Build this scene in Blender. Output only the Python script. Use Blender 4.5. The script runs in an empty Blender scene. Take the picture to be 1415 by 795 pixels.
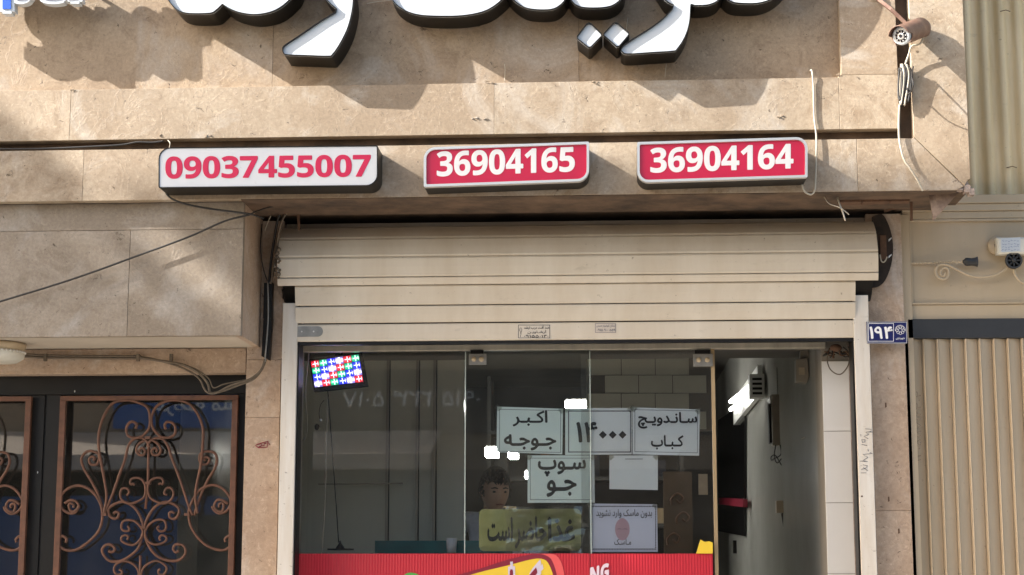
import bpy, bmesh, math, random
from mathutils import Vector, Matrix, Euler
from mathutils.geometry import tessellate_polygon
random.seed(7)
R_ = math.radians
SC = bpy.context.scene
COL = SC.collection

# ---------------------------------------------------------------- camera
F = 2400.0                      # focal length in photo pixels (photo 1415 x 795)
CAM = Vector((0.0, -8.0, 1.6))
CR = Euler((R_(90 + 9.3), 0, R_(3.3)))
cd = bpy.data.cameras.new('camera'); cam = bpy.data.objects.new('camera', cd); COL.objects.link(cam)
cam.location = CAM; cam.rotation_euler = CR
cd.sensor_width = 36; cd.lens = 36 * F / 1415; cd.clip_end = 500
SC.camera = cam
CM = CR.to_matrix()
def Q(x, y, Y):                 # world point on the plane at depth Y that the photo shows at x, y
    d = CM @ Vector(((x - 707.5) / F, -(y - 397.5) / F, -1))
    return CAM + d * ((Y - CAM.y) / d.y)
def QX(x, y, Y): return Q(x, y, Y).x
def QZ(y, Y, x=845): return Q(x, y, Y).z

# ---------------------------------------------------------------- light
SUNDIR = Vector((3.0, 1.0, -1.86)).normalized()
w = bpy.data.worlds.new('World'); SC.world = w; w.use_nodes = True
nt = w.node_tree; bg = nt.nodes['Background']
sky = nt.nodes.new('ShaderNodeTexSky'); sky.sky_type = 'NISHITA'; sky.sun_disc = False
sky.sun_elevation = math.asin(-SUNDIR.z); sky.sun_rotation = math.atan2(-SUNDIR.x, -SUNDIR.y)
sky.dust_density = 2.5; sky.air_density = 1.0
wbm = nt.nodes.new('ShaderNodeMix'); wbm.data_type = 'RGBA'; wbm.blend_type = 'MULTIPLY'; wbm.inputs[0].default_value = 1
wbm.inputs[7].default_value = (1.0, .93, .84, 1)       # the photograph's warm white balance
nt.links.new(sky.outputs[0], wbm.inputs[6]); nt.links.new(wbm.outputs[2], bg.inputs[0]); bg.inputs[1].default_value = 0.115
sl = bpy.data.lights.new('sun', 'SUN'); sl.energy = 3.75; sl.angle = R_(0.4); sl.color = (1, .965, .91)
so = bpy.data.objects.new('sun', sl); COL.objects.link(so); so.location = (-20, -10, 20)
so.rotation_euler = SUNDIR.to_track_quat('-Z', 'Y').to_euler()
SC.view_settings.view_transform = 'Standard'; SC.view_settings.look = 'None'
SC.view_settings.exposure = 1.90; SC.view_settings.gamma = 1
SC.cycles.max_bounces = 8; SC.cycles.transparent_max_bounces = 16; SC.cycles.use_denoising = True
SC.cycles.sample_clamp_indirect = 6

# ---------------------------------------------------------------- materials
def mat(name, col, rough=.6, metal=0, var=.0, vscale=4, col2=None, bump=0, bscale=40, spec=.5, streak=0, obj_var=0, coat=0, speck=0, speckcol=(.10, .07, .05)):
    m = bpy.data.materials.new(name); m.use_nodes = True; n = m.node_tree; P = n.nodes['Principled BSDF']
    P.inputs['Roughness'].default_value = rough; P.inputs['Metallic'].default_value = metal
    P.inputs['Specular IOR Level'].default_value = spec; P.inputs['Coat Weight'].default_value = coat
    c = (*col, 1); P.inputs['Base Color'].default_value = c
    geo = n.nodes.new('ShaderNodeNewGeometry'); vec = geo.outputs['Position']
    if var or streak:
        mp = n.nodes.new('ShaderNodeMapping'); n.links.new(vec, mp.inputs[0])
        mp.inputs['Scale'].default_value = (1, 1, .12 if streak else 1)
        nz = n.nodes.new('ShaderNodeTexNoise'); nz.inputs['Scale'].default_value = vscale; nz.inputs['Detail'].default_value = 6
        nz.inputs['Roughness'].default_value = .65
        n.links.new(mp.outputs[0], nz.inputs[0])
        rp = n.nodes.new('ShaderNodeValToRGB'); rp.color_ramp.elements[0].position = .32; rp.color_ramp.elements[1].position = .68
        a = var or streak
        d = col2 or tuple(v * (1 - a) for v in col)
        rp.color_ramp.elements[0].color = (*d, 1); rp.color_ramp.elements[1].color = c
        n.links.new(nz.outputs[0], rp.inputs[0]); out = rp.outputs[0]
        if obj_var:
            oi = n.nodes.new('ShaderNodeObjectInfo'); hs = n.nodes.new('ShaderNodeHueSaturation')
            mr = n.nodes.new('ShaderNodeMapRange'); mr.inputs[3].default_value = 1 - obj_var; mr.inputs[4].default_value = 1 + obj_var
            n.links.new(oi.outputs['Random'], mr.inputs[0]); n.links.new(mr.outputs[0], hs.inputs['Value'])
            n.links.new(out, hs.inputs['Color']); out = hs.outputs[0]
        if speck:
            tcs = []
            for ssc, lo, hi, zs in ((38, .66, .70, 1), (9, .60, .78, .25)):
                m2 = n.nodes.new('ShaderNodeMapping'); n.links.new(vec, m2.inputs[0]); m2.inputs['Scale'].default_value = (1, 1, 1 if zs == 1 else 2.5)
                s2 = n.nodes.new('ShaderNodeTexNoise'); s2.inputs['Scale'].default_value = ssc; s2.inputs['Detail'].default_value = 6; s2.inputs['Roughness'].default_value = .7; n.links.new(m2.outputs[0], s2.inputs[0])
                r2 = n.nodes.new('ShaderNodeMapRange'); r2.inputs[1].default_value = lo; r2.inputs[2].default_value = hi; r2.inputs[4].default_value = speck * (1 if zs == 1 else .45); n.links.new(s2.outputs[0], r2.inputs[0])
                x2 = n.nodes.new('ShaderNodeMix'); x2.data_type = 'RGBA'; n.links.new(r2.outputs[0], x2.inputs[0]); n.links.new(out, x2.inputs[6]); x2.inputs[7].default_value = (*speckcol, 1); out = x2.outputs[2]
        n.links.new(out, P.inputs['Base Color'])
    if bump:
        b = n.nodes.new('ShaderNodeBump'); b.inputs['Strength'].default_value = 1; b.inputs['Distance'].default_value = bump
        nb = n.nodes.new('ShaderNodeTexNoise'); nb.inputs['Scale'].default_value = bscale; nb.inputs['Detail'].default_value = 4
        n.links.new(vec, nb.inputs[0]); n.links.new(nb.outputs[0], b.inputs['Height']); n.links.new(b.outputs[0], P.inputs['Normal'])
    return m

def stone_mat(name, light, mid, dark, pit=.0012, obj_var=.07, rough=.55):
    m = bpy.data.materials.new(name); m.use_nodes = True; n = m.node_tree; P = n.nodes['Principled BSDF']; L = n.links.new
    P.inputs['Roughness'].default_value = rough; P.inputs['Specular IOR Level'].default_value = .35
    geo = n.nodes.new('ShaderNodeNewGeometry'); oi = n.nodes.new('ShaderNodeObjectInfo')
    sc = n.nodes.new('ShaderNodeVectorMath'); sc.operation = 'SCALE'; sc.inputs['Scale'].default_value = 9
    cx = n.nodes.new('ShaderNodeCombineXYZ'); L(oi.outputs['Random'], cx.inputs[0]); L(oi.outputs['Random'], cx.inputs[2]); L(cx.outputs[0], sc.inputs[0])
    ad = n.nodes.new('ShaderNodeVectorMath'); ad.operation = 'ADD'; L(geo.outputs['Position'], ad.inputs[0]); L(sc.outputs[0], ad.inputs[1])
    v = ad.outputs[0]
    def noise(s, det=6, r=.6, dist=0):
        t = n.nodes.new('ShaderNodeTexNoise'); t.inputs['Scale'].default_value = s; t.inputs['Detail'].default_value = det
        t.inputs['Roughness'].default_value = r; t.inputs['Distortion'].default_value = dist; L(v, t.inputs[0]); return t.outputs[0]
    def ramp(src, p0, p1, c0=(0, 0, 0, 1), c1=(1, 1, 1, 1)):
        r = n.nodes.new('ShaderNodeValToRGB'); e = r.color_ramp.elements; e[0].position = p0; e[1].position = p1
        e[0].color = c0; e[1].color = c1; L(src, r.inputs[0]); return r.outputs[0]
    def mix(f, a, b, t='MIX'):
        x = n.nodes.new('ShaderNodeMix'); x.data_type = 'RGBA'; x.blend_type = t
        for s, i in ((f, 0), (a, 6), (b, 7)):
            if isinstance(s, (int, float)): x.inputs[i].default_value = s
            elif isinstance(s, tuple): x.inputs[i].default_value = (*s, 1)
            else: L(s, x.inputs[i])
        return x.outputs[2]
    c = mix(ramp(noise(3.0, 9, .68, .9), .38, .62), mid, light)
    c = mix(ramp(noise(6, 9, .72, 1.6), .47, .72), c, dark)                       # brown clouds
    c = mix(ramp(noise(1.1, 5, .6), .45, .66), c, mix(.45, mid, dark))
    mb_ = n.nodes.new('ShaderNodeMath'); mb_.operation = 'MULTIPLY'; mb_.inputs[1].default_value = .28; L(ramp(noise(7, 9, .72, 2.6), .54, .64), mb_.inputs[0])
    c = mix(mb_.outputs[0], c, dark)
    c = mix(ramp(noise(1.7, 6, .65, 1.5), .52, .68), c, tuple(min(1, (q * .6 + sum(light) / 3 * .4) * 1.14) for q in light))
    vein = ramp(noise(3.6, 9, .6, 2.5), .485, .5); vein2 = ramp(noise(3.6, 9, .6, 2.5), .5, .515, (1, 1, 1, 1), (0, 0, 0, 1))
    vm = mix(1.0, vein, vein2, 'MULTIPLY')
    vf = n.nodes.new('ShaderNodeMath'); vf.operation = 'MULTIPLY'; vf.inputs[1].default_value = .22; L(vm, vf.inputs[0])
    c = mix(vf.outputs[0], c, tuple(min(1, q * 1.25) for q in light))
    crust = ramp(noise(16, 6, .7, 3.0), .56, .66)
    cf = n.nodes.new('ShaderNodeMath'); cf.operation = 'MULTIPLY'; L(crust, cf.inputs[0]); L(ramp(noise(2.7, 3, .5), .48, .6), cf.inputs[1])
    cg = n.nodes.new('ShaderNodeMath'); cg.operation = 'MULTIPLY'; cg.inputs[1].default_value = .7; L(cf.outputs[0], cg.inputs[0])
    c = mix(cg.outputs[0], c, tuple(min(1, q * 1.22) for q in light))
    fine = noise(70, 5, .7)
    c = mix(.5, c, mix(1.0, c, ramp(fine, .3, .7, (.60, .57, .54, 1), (1.18, 1.18, 1.15, 1)), 'MULTIPLY'))
    pits = ramp(noise(30, 5, .75, .8), .635, .68)
    c = mix(pits, c, tuple(q * .45 for q in dark))
    hs = n.nodes.new('ShaderNodeHueSaturation'); mr = n.nodes.new('ShaderNodeMapRange'); mr.inputs[3].default_value = 1 - obj_var; mr.inputs[4].default_value = 1 + obj_var
    L(oi.outputs['Random'], mr.inputs[0]); L(mr.outputs[0], hs.inputs['Value']); L(c, hs.inputs['Color']); L(hs.outputs[0], P.inputs['Base Color'])
    b1 = n.nodes.new('ShaderNodeBump'); b1.inputs['Distance'].default_value = pit; b1.inputs['Strength'].default_value = 1; b1.invert = True
    L(pits, b1.inputs['Height'])
    b2 = n.nodes.new('ShaderNodeBump'); b2.inputs['Distance'].default_value = .0015; b2.inputs['Strength'].default_value = .8
    L(noise(38, 8, .72, .1), b2.inputs['Height']); L(b1.outputs[0], b2.inputs['Normal'])
    b3 = n.nodes.new('ShaderNodeBump'); b3.inputs['Distance'].default_value = .0005
    L(vm, b3.inputs['Height']); L(b2.outputs[0], b3.inputs['Normal']); L(b3.outputs[0], P.inputs['Normal'])
    return m

def emis(name, col, s):
    m = bpy.data.materials.new(name); m.use_nodes = True; P = m.node_tree.nodes['Principled BSDF']
    P.inputs['Base Color'].default_value = (*col, 1); P.inputs['Emission Color'].default_value = (*col, 1); P.inputs['Emission Strength'].default_value = s
    return m

def glass_mat(name, tint, ior=1.5, refl=1.0, dirt=.03, bump=0):
    m = bpy.data.materials.new(name); m.use_nodes = True; n = m.node_tree; L = n.links.new
    for x in list(n.nodes): n.nodes.remove(x)
    o = n.nodes.new('ShaderNodeOutputMaterial'); tr = n.nodes.new('ShaderNodeBsdfTransparent'); tr.inputs[0].default_value = (*tint, 1)
    gl = n.nodes.new('ShaderNodeBsdfGlossy'); gl.inputs['Roughness'].default_value = .015; gl.inputs[0].default_value = (refl, refl, refl, 1)
    fr = n.nodes.new('ShaderNodeFresnel'); fr.inputs[0].default_value = ior
    mx = n.nodes.new('ShaderNodeMixShader'); L(fr.outputs[0], mx.inputs[0]); L(tr.outputs[0], mx.inputs[1]); L(gl.outputs[0], mx.inputs[2])
    df = n.nodes.new('ShaderNodeBsdfDiffuse'); df.inputs[0].default_value = (.5, .48, .44, 1)
    nz = n.nodes.new('ShaderNodeTexNoise'); nz.inputs['Scale'].default_value = 3; nz.inputs['Detail'].default_value = 7; nz.inputs['Distortion'].default_value = 1
    g = n.nodes.new('ShaderNodeNewGeometry'); L(g.outputs['Position'], nz.inputs[0])
    mr = n.nodes.new('ShaderNodeMapRange'); mr.inputs[1].default_value = .4; mr.inputs[2].default_value = .75; mr.inputs[3].default_value = dirt * .35; mr.inputs[4].default_value = dirt
    L(nz.outputs[0], mr.inputs[0])
    m2 = n.nodes.new('ShaderNodeMixShader'); L(mr.outputs[0], m2.inputs[0]); L(mx.outputs[0], m2.inputs[1]); L(df.outputs[0], m2.inputs[2])
    if bump:
        b = n.nodes.new('ShaderNodeBump'); b.inputs['Distance'].default_value = bump; nb = n.nodes.new('ShaderNodeTexNoise'); nb.inputs['Scale'].default_value = 1.3
        L(g.outputs['Position'], nb.inputs[0]); L(nb.outputs[0], b.inputs['Height']); L(b.outputs[0], gl.inputs['Normal'])
    L(m2.outputs[0], o.inputs[0]); return m

M = {}
M['stone'] = stone_mat('travertine', (0.450, 0.368, 0.275), (0.380, 0.300, 0.218), (0.265, 0.192, 0.126))
M['stone_a'] = stone_mat('travertine_panel', (.41, .315, .22), (.335, .25, .17), (.24, .17, .11), obj_var=.04)
M['stone_block'] = stone_mat('travertine_block', (0.329, 0.283, 0.234), (0.273, 0.227, 0.178), (0.210, 0.168, 0.126), obj_var=.04)
M['stone_pillar'] = stone_mat('travertine_pillar', (0.504, 0.386, 0.294), (0.437, 0.323, 0.235), (0.353, 0.244, 0.172), obj_var=.05)
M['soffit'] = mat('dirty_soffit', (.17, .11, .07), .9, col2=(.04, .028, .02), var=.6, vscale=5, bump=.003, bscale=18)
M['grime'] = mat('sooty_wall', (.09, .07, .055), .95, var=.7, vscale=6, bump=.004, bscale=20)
M['shutter'] = mat('cream_shutter_paint', (0.635, 0.578, 0.488), .36, streak=.2, vscale=5, col2=(0.537, 0.464, 0.366), bump=.0016, bscale=5, speck=.55)
M['rail'] = mat('white_rail_paint', (.70, .68, .64), .5, streak=.25, vscale=9, col2=(.52, .45, .36), bump=.0006, bscale=60, speck=.7)
M['alu'] = mat('beige_aluminium', (.50, .46, .38), .42, metal=.3, streak=.3, vscale=14)
M['post'] = mat('tan_door_post', (.40, .29, .16), .45, streak=.3, vscale=12)
M['black'] = mat('black_metal', (.009, .008, .0075), .45, var=.4, vscale=12, spec=.3, bump=.0004, bscale=70)
M['blacksteel'] = mat('sign_side_black', (.007, .0065, .006), .4, var=.3, vscale=9, spec=.25)
M['rubber'] = mat('black_cable', (.02, .018, .017), .55)
M['greycable'] = mat('grey_brown_cable', (.16, .125, .09), .7, var=.4, vscale=30)
M['whitecable'] = mat('white_cable', (.50, .45, .36), .6, var=.15, vscale=20)
M['rustbrown'] = mat('brown_iron_paint', (.135, .054, .028), .6, var=.45, vscale=22, bump=.0012, bscale=90)
M['rust'] = mat('rusty_steel', (.16, .085, .05), .85, var=.5, vscale=25, bump=.001, bscale=80)
M['white'] = mat('white_acrylic', (.60, .64, .68), .25, var=.06, vscale=3, speck=.12, spec=.5)
M['whiteface'] = mat('white_sign_face', (.70, .72, .75), .3, speck=.18, var=.07, vscale=3)
M['pink'] = mat('pink_sign_face', (.62, .008, .06), .3, speck=.2, var=.12, vscale=2)
M['pinkdigit'] = mat('pink_vinyl', (.60, .008, .07), .35)
M['whitedigit'] = mat('white_vinyl', (.86, .86, .86), .35)
M['silver'] = mat('silver_trim', (.70, .69, .67), .3, metal=.5)
M['blue'] = mat('blue_acrylic', (.03, .10, .48), .25)
M['enamel'] = mat('blue_enamel', (.008, .012, .10), .3, var=.15, vscale=20)
M['beige'] = mat('beige_painted_metal', (0.499, 0.404, 0.292), .45, streak=.16, vscale=3, col2=(0.430, 0.344, 0.232), bump=.0008, bscale=8, speck=.4)
M['beigeslat'] = mat('beige_slat_paint', (0.448, 0.365, 0.265), .42, streak=.14, vscale=4, col2=(0.348, 0.273, 0.183), obj_var=.07, speck=.5, bump=.0012, bscale=7)
M['olive'] = mat('old_corrugated_sheet', (.84, .68, .43), .55, streak=.4, vscale=7, col2=(.55, .41, .21), speck=.5, bump=.001, bscale=30)
M['darkbeam'] = mat('charcoal_beam', (.030, .032, .036), .5, var=.3, vscale=10)
M['tile'] = mat('white_wall_tile', (.66, .65, .63), .16, var=.06, vscale=3, obj_var=.03)
M['intwall'] = mat('glossy_wall_tile', (.56, .55, .50), .2, var=.14, vscale=2)
M['grout'] = mat('grout', (.22, .20, .17), .9)
M['plaster'] = mat('plaster_edge', (.45, .36, .31), .95, var=.5, vscale=40, bump=.004, bscale=60)
M['ceil'] = mat('ceiling_paint', (.16, .15, .135), .8, var=.2)
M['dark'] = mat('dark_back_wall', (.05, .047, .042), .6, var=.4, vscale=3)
M['partition'] = mat('grey_partition_board', (.76, .76, .64), .35, var=.15, vscale=1.5)
M['blackglass'] = mat('black_glass', (.006, .006, .007), .06)
M['paper'] = mat('white_paper', (.91, .95, .93), .8, var=.04, vscale=6)
M['paperblue'] = mat('bluish_paper', (.80, .83, .95), .5, var=.04, vscale=6)
M['ink'] = mat('black_ink', (.015, .015, .018), .6)
M['inkgrey'] = mat('grey_ink', (.12, .12, .14), .7)
M['pinkpaper'] = mat('pink_print', (.65, .45, .50), .7)
M['gold'] = mat('gold_green_plate', (.60, .54, .23), .3, var=.35, vscale=5, col2=(.38, .38, .16))
M['red'] = mat('red_banner', (.50, .012, .03), .42, var=.12, vscale=2)
M['yellow'] = mat('yellow_print', (.80, .55, .04), .45, var=.08)
M['lilac'] = mat('lilac_print', (.62, .55, .66), .5)
M['maroon'] = mat('maroon_print', (.22, .01, .03), .5)
M['salmon'] = mat('salmon_print', (.75, .10, .10), .5)
M['green'] = mat('green_print', (.08, .35, .06), .5)
M['teal'] = mat('teal_cloth', (.02, .16, .17), .7, var=.3, vscale=8)
M['bulb'] = mat('lamp_plastic', (.68, .66, .58), .35, var=.15, vscale=12)
M['lampbeige'] = mat('aged_lamp_plastic', (.50, .40, .27), .35, var=.2, vscale=12)
M['camred'] = mat('faded_brown_shield', (.11, .052, .035), .55, var=.4, vscale=22, col2=(.20, .12, .085))
M['lens'] = mat('lens_glass', (.02, .02, .03), .05)
M['tube'] = emis('lit_tube', (1, 1, .96), 18)
M['walltube'] = emis('lit_wall_tube', (1, 1, .95), 2.6)
M['grey'] = mat('grey_steel', (.30, .29, .27), .45, metal=.4, var=.3, vscale=20)
M['boxgrey'] = mat('aged_box_plastic', (.30, .26, .20), .5, var=.2, vscale=10)
M['skin'] = mat('skin', (.62, .38, .27), .55, var=.1, vscale=20)
M['hair'] = mat('dark_hair', (.015, .012, .01), .7)
M['shirt'] = mat('grey_blue_shirt', (.60, .60, .70), .85, var=.35, vscale=20)
M['trouser'] = mat('dark_trousers', (.03, .03, .04), .9)
M['asphalt'] = mat('asphalt', (.09, .085, .075), .9, var=.3, vscale=6, bump=.003, bscale=90)
M['paving'] = mat('paving', (.45, .41, .35), .85, var=.2, vscale=5, bump=.002, bscale=50)
M['brick'] = mat('ochre_brickwork', (.42, .32, .22), .85, var=.2, vscale=9)
M['winglass'] = mat('dark_window', (.04, .05, .06), .08)
M['awning'] = mat('cream_awning', (.62, .52, .42), .8, var=.15, vscale=2)
M['vanblue'] = mat('blue_van_paint', (.03, .10, .30), .3, coat=.3)
M['bluesign'] = mat('blue_signboard', (.03, .13, .42), .5)
M['glassL'] = glass_mat('door_glass', (.62, .62, .60), 1.85, 1, .04, .0006)
M['glass'] = glass_mat('window_glass', (.985, .985, .98), 1.55, 1, .03, .0004)
M['glassG'] = glass_mat('green_window_glass', (.965, .992, .975), 1.5, 1, .035, .0004)
M['film'] = glass_mat('plastic_film', (.97, .97, .94), 1.8, 1.0, .04)
M['fluor'] = mat('lamp_body', (.7, .7, .66), .4)

# ---------------------------------------------------------------- builders
class MB:
    def __init__(s): s.v = []; s.f = []; s.sm = []
    def add(s, vs, fs, smooth=False):
        b = len(s.v); s.v += [Vector(q) for q in vs]
        for q in fs: s.f.append([b + i for i in q]); s.sm.append(smooth)
        return s
    def box(s, x0, x1, y0, y1, z0, z1, bev=0):
        if x0 > x1: x0, x1 = x1, x0
        if y0 > y1: y0, y1 = y1, y0
        if z0 > z1: z0, z1 = z1, z0
        if bev:
            return s.prism([(x0, z0), (x1, z0), (x1, z1), (x0, z1)], y0, y1, bev)
        vs = [(x0, y0, z0), (x1, y0, z0), (x1, y1, z0), (x0, y1, z0), (x0, y0, z1), (x1, y0, z1), (x1, y1, z1), (x0, y1, z1)]
        return s.add(vs, [(0, 3, 2, 1), (4, 5, 6, 7), (0, 1, 5, 4), (1, 2, 6, 5), (2, 3, 7, 6), (3, 0, 4, 7)])
    def prism(s, pts, y0, y1, bev=0, side_smooth=False):
        # outline in XZ extruded from y0 (front) to y1; optional chamfer of the front edge
        pts = [Vector((p[0], p[1])) for p in pts]; n = len(pts)
        ar = sum(pts[i].x * pts[(i + 1) % n].y - pts[(i + 1) % n].x * pts[i].y for i in range(n))
        if ar < 0: pts = pts[::-1]
        rings = []
        if bev:
            ins = []
            for i in range(n):
                a = (pts[i] - pts[i - 1]).normalized(); b = (pts[(i + 1) % n] - pts[i]).normalized()
                na = Vector((-a.y, a.x)); nb = Vector((-b.y, b.x)); k = 1 + na.dot(nb)
                ins.append(pts[i] + (na + nb) * (bev / max(k, .3)))
            rings = [(ins, y0), (pts, y0 + bev), (pts, y1)]
        else: rings = [(pts, y0), (pts, y1)]
        vs = [(p.x, y, p.y) for r, y in rings for p in r]
        fs = []
        for k in range(len(rings) - 1):
            for i in range(n):
                j = (i + 1) % n; fs.append((k * n + i, (k + 1) * n + i, (k + 1) * n + j, k * n + j))
        tri = tessellate_polygon([[Vector((p.x, p.y, 0)) for p in rings[0][0]]])
        last = (len(rings) - 1) * n
        b = len(s.v); s.v += [Vector(q) for q in vs]
        for q in fs: s.f.append([b + i for i in q[::-1]]); s.sm.append(side_smooth)
        if n == 4: s.f.append([b, b + 1, b + 2, b + 3]); s.sm.append(False); s.f.append([b + last + 3, b + last + 2, b + last + 1, b + last]); s.sm.append(False)
        else:
            for t in tri:
                s.f.append([b + i for i in t]); s.sm.append(False); s.f.append([b + last + i for i in t[::-1]]); s.sm.append(False)
        return s
    def tube(s, pts, r, n=6, smooth=True, cap=True):
        pts = [Vector(p) for p in pts]; N = len(pts); rr = r if isinstance(r, (list, tuple)) else [r] * N
        up = Vector((0, 0, 1)); prev = None; vs = []
        for i in range(N):
            t = (pts[min(i + 1, N - 1)] - pts[max(i - 1, 0)]).normalized()
            if prev is None:
                a = t.cross(up if abs(t.z) < .9 else Vector((1, 0, 0))).normalized()
            else: a = (prev - t * prev.dot(t)).normalized()
            prev = a; b = t.cross(a)
            for k in range(n):
                q = 2 * math.pi * (k + .5) / n; vs.append(pts[i] + (a * math.cos(q) + b * math.sin(q)) * rr[i])
        fs = [(i * n + k, i * n + (k + 1) % n, (i + 1) * n + (k + 1) % n, (i + 1) * n + k) for i in range(N - 1) for k in range(n)]
        s.add(vs, fs, smooth)
        if cap:
            b = len(s.v) - N * n
            s.f.append([b + k for k in range(n)][::-1]); s.sm.append(False); s.f.append([b + (N - 1) * n + k for k in range(n)]); s.sm.append(False)
        return s
    def lathe(s, prof, o, axis, n=24, smooth=True):
        axis = Vector(axis).normalized(); q = axis.to_track_quat('Z', 'Y').to_matrix(); o = Vector(o); vs = []
        for r, h in prof:
            for k in range(n):
                a = 2 * math.pi * k / n; vs.append(o + q @ Vector((r * math.cos(a), r * math.sin(a), h)))
        m = len(prof)
        fs = [(i * n + k, i * n + (k + 1) % n, (i + 1) * n + (k + 1) % n, (i + 1) * n + k) for i in range(m - 1) for k in range(n)]
        return s.add(vs, fs, smooth)
    def ball(s, c, r, seg=16, rings=10):
        c = Vector(c); r = Vector(r) if not isinstance(r, (int, float)) else Vector((r, r, r)); vs = []
        for i in range(rings + 1):
            t = math.pi * i / rings
            for k in range(seg):
                a = 2 * math.pi * k / seg
                vs.append(c + Vector((r.x * math.sin(t) * math.cos(a), r.y * math.sin(t) * math.sin(a), r.z * math.cos(t))))
        fs = [(i * seg + k, (i + 1) * seg + k, (i + 1) * seg + (k + 1) % seg, i * seg + (k + 1) % seg) for i in range(rings) for k in range(seg)]
        return s.add(vs, fs, True)
    def xform(s, m):
        s.v = [m @ v for v in s.v]; return s
    def build(s, name, material, parent=None, origin=None):
        me = bpy.data.meshes.new(name)
        if origin is None:
            xs = [v.x for v in s.v]; ys = [v.y for v in s.v]; zs = [v.z for v in s.v]
            origin = Vector(((min(xs) + max(xs)) / 2, (min(ys) + max(ys)) / 2, min(zs)))
        me.from_pydata([v - origin for v in s.v], [], s.f)
        me.polygons.foreach_set('use_smooth', s.sm)
        bm = bmesh.new(); bm.from_mesh(me); bmesh.ops.remove_doubles(bm, verts=bm.verts, dist=1e-6)
        bmesh.ops.recalc_face_normals(bm, faces=bm.faces) if len(bm.faces) < 60000 else None
        bm.to_mesh(me); bm.free()
        me.materials.append(material)
        o = bpy.data.objects.new(name, me); COL.objects.link(o)
        if parent is not None:
            o.parent = parent; base = wloc(parent); o.location = origin - base
        else: o.location = origin
        return o
def wloc(o):
    p = Vector((0, 0, 0))
    while o is not None: p = p + o.location; o = o.parent
    return p
def tag(o, label=None, cat=None, group=None, kind=None):
    if label: o['label'] = label
    if cat: o['category'] = cat
    if group: o['group'] = group
    if kind: o['kind'] = kind
    return o
def thing(name, label, cat, loc, group=None):
    o = bpy.data.objects.new(name, None); COL.objects.link(o); o.location = loc; o.empty_display_size = .1
    return tag(o, label, cat, group)
def copy_tree(o, parent=None, shift=None):
    c = o.copy(); COL.objects.link(c); c.parent = parent
    if shift: c.location = c.location + Vector(shift)
    for ch in [k for k in list(COL.objects) if k.parent is o]: copy_tree(ch, c)
    return c
def catmull(pts, k=6, closed=False):
    pts = [Vector(p) for p in pts]; n = len(pts); out = []
    rng = range(n) if closed else range(n - 1)
    for i in rng:
        if closed: a, b, c, d = pts[i - 1], pts[i], pts[(i + 1) % n], pts[(i + 2) % n]
        else: a, b, c, d = pts[max(i - 1, 0)], pts[i], pts[i + 1], pts[min(i + 2, n - 1)]
        for j in range(k):
            t = j / k
            out.append(.5 * ((2 * b) + (c - a) * t + (2 * a - 5 * b + 4 * c - d) * t * t + (3 * b - a - 3 * c + d) * t ** 3))
    if not closed: out.append(pts[-1])
    return out
def pxs(lst, Y): return [Q(a, b, Y) for a, b in lst]
def cable(name, pts, r, material, parent=None, k=6, n=6):
    # pts: (px, py, Y)
    p = catmull([Q(*q) for q in pts], k)
    m = MB().tube(p, r, n); return m.build(name, material, parent)
def boxpx(mb, x0, y0, x1, y1, Yf, Yb, bev=0):
    a = Q(x0, (y0 + y1) / 2, Yf).x; b = Q(x1, (y0 + y1) / 2, Yf).x
    mx = (x0 + x1) / 2
    return mb.box(a, b, Yf, Yb, Q(mx, y1, Yf).z, Q(mx, y0, Yf).z, bev)
def quadpx(mb, pts, Yf, Yb, bev=0):
    return mb.prism([(Q(a, b, Yf).x, Q(a, b, Yf).z) for a, b in pts], Yf, Yb, bev)

# ---- writing
AR = {'ا':(0xFE8D,2),'ب':(0xFE8F,4),'ت':(0xFE95,4),'ج':(0xFE9D,4),'ح':(0xFEA1,4),'خ':(0xFEA5,4),'د':(0xFEA9,2),'ذ':(0xFEAB,2),'ر':(0xFEAD,2),'ز':(0xFEAF,2),'س':(0xFEB1,4),'ش':(0xFEB5,4),'ص':(0xFEB9,4),'ض':(0xFEBD,4),'ط':(0xFEC1,4),'ع':(0xFEC9,4),'غ':(0xFECD,4),'ف':(0xFED1,4),'ق':(0xFED5,4),'ل':(0xFEDD,4),'م':(0xFEE1,4),'ن':(0xFEE5,4),'ه':(0xFEE9,4),'و':(0xFEED,2),'پ':(0xFB56,4),'چ':(0xFB7A,4),'ک':(0xFB8E,4),'گ':(0xFB92,4),'ی':(0xFBFC,4),'آ':(0xFE81,2),'ة':(0xFE93,2)}
def shape(s):
    out = []
    for i, c in enumerate(s):
        if c not in AR: out.append('\u0640' if c == 'ـ' else c); continue
        base, n = AR[c]
        p = i > 0 and (s[i-1] == 'ـ' or (s[i-1] in AR and AR[s[i-1]][1] == 4))
        q = i + 1 < len(s) and (s[i+1] in AR or s[i+1] == 'ـ') and n == 4
        out.append(chr(base + ((3 if q else 1) if p else (2 if q else 0))))
    return ''.join(reversed(out))
def bold(s): return ''.join(chr(0x1D7EC + int(c)) if c.isdigit() else chr(0x1D5D4 + ord(c) - 65) if 'A' <= c <= 'Z' else chr(0x1D5EE + ord(c) - 97) if 'a' <= c <= 'z' else c for c in s)
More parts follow.
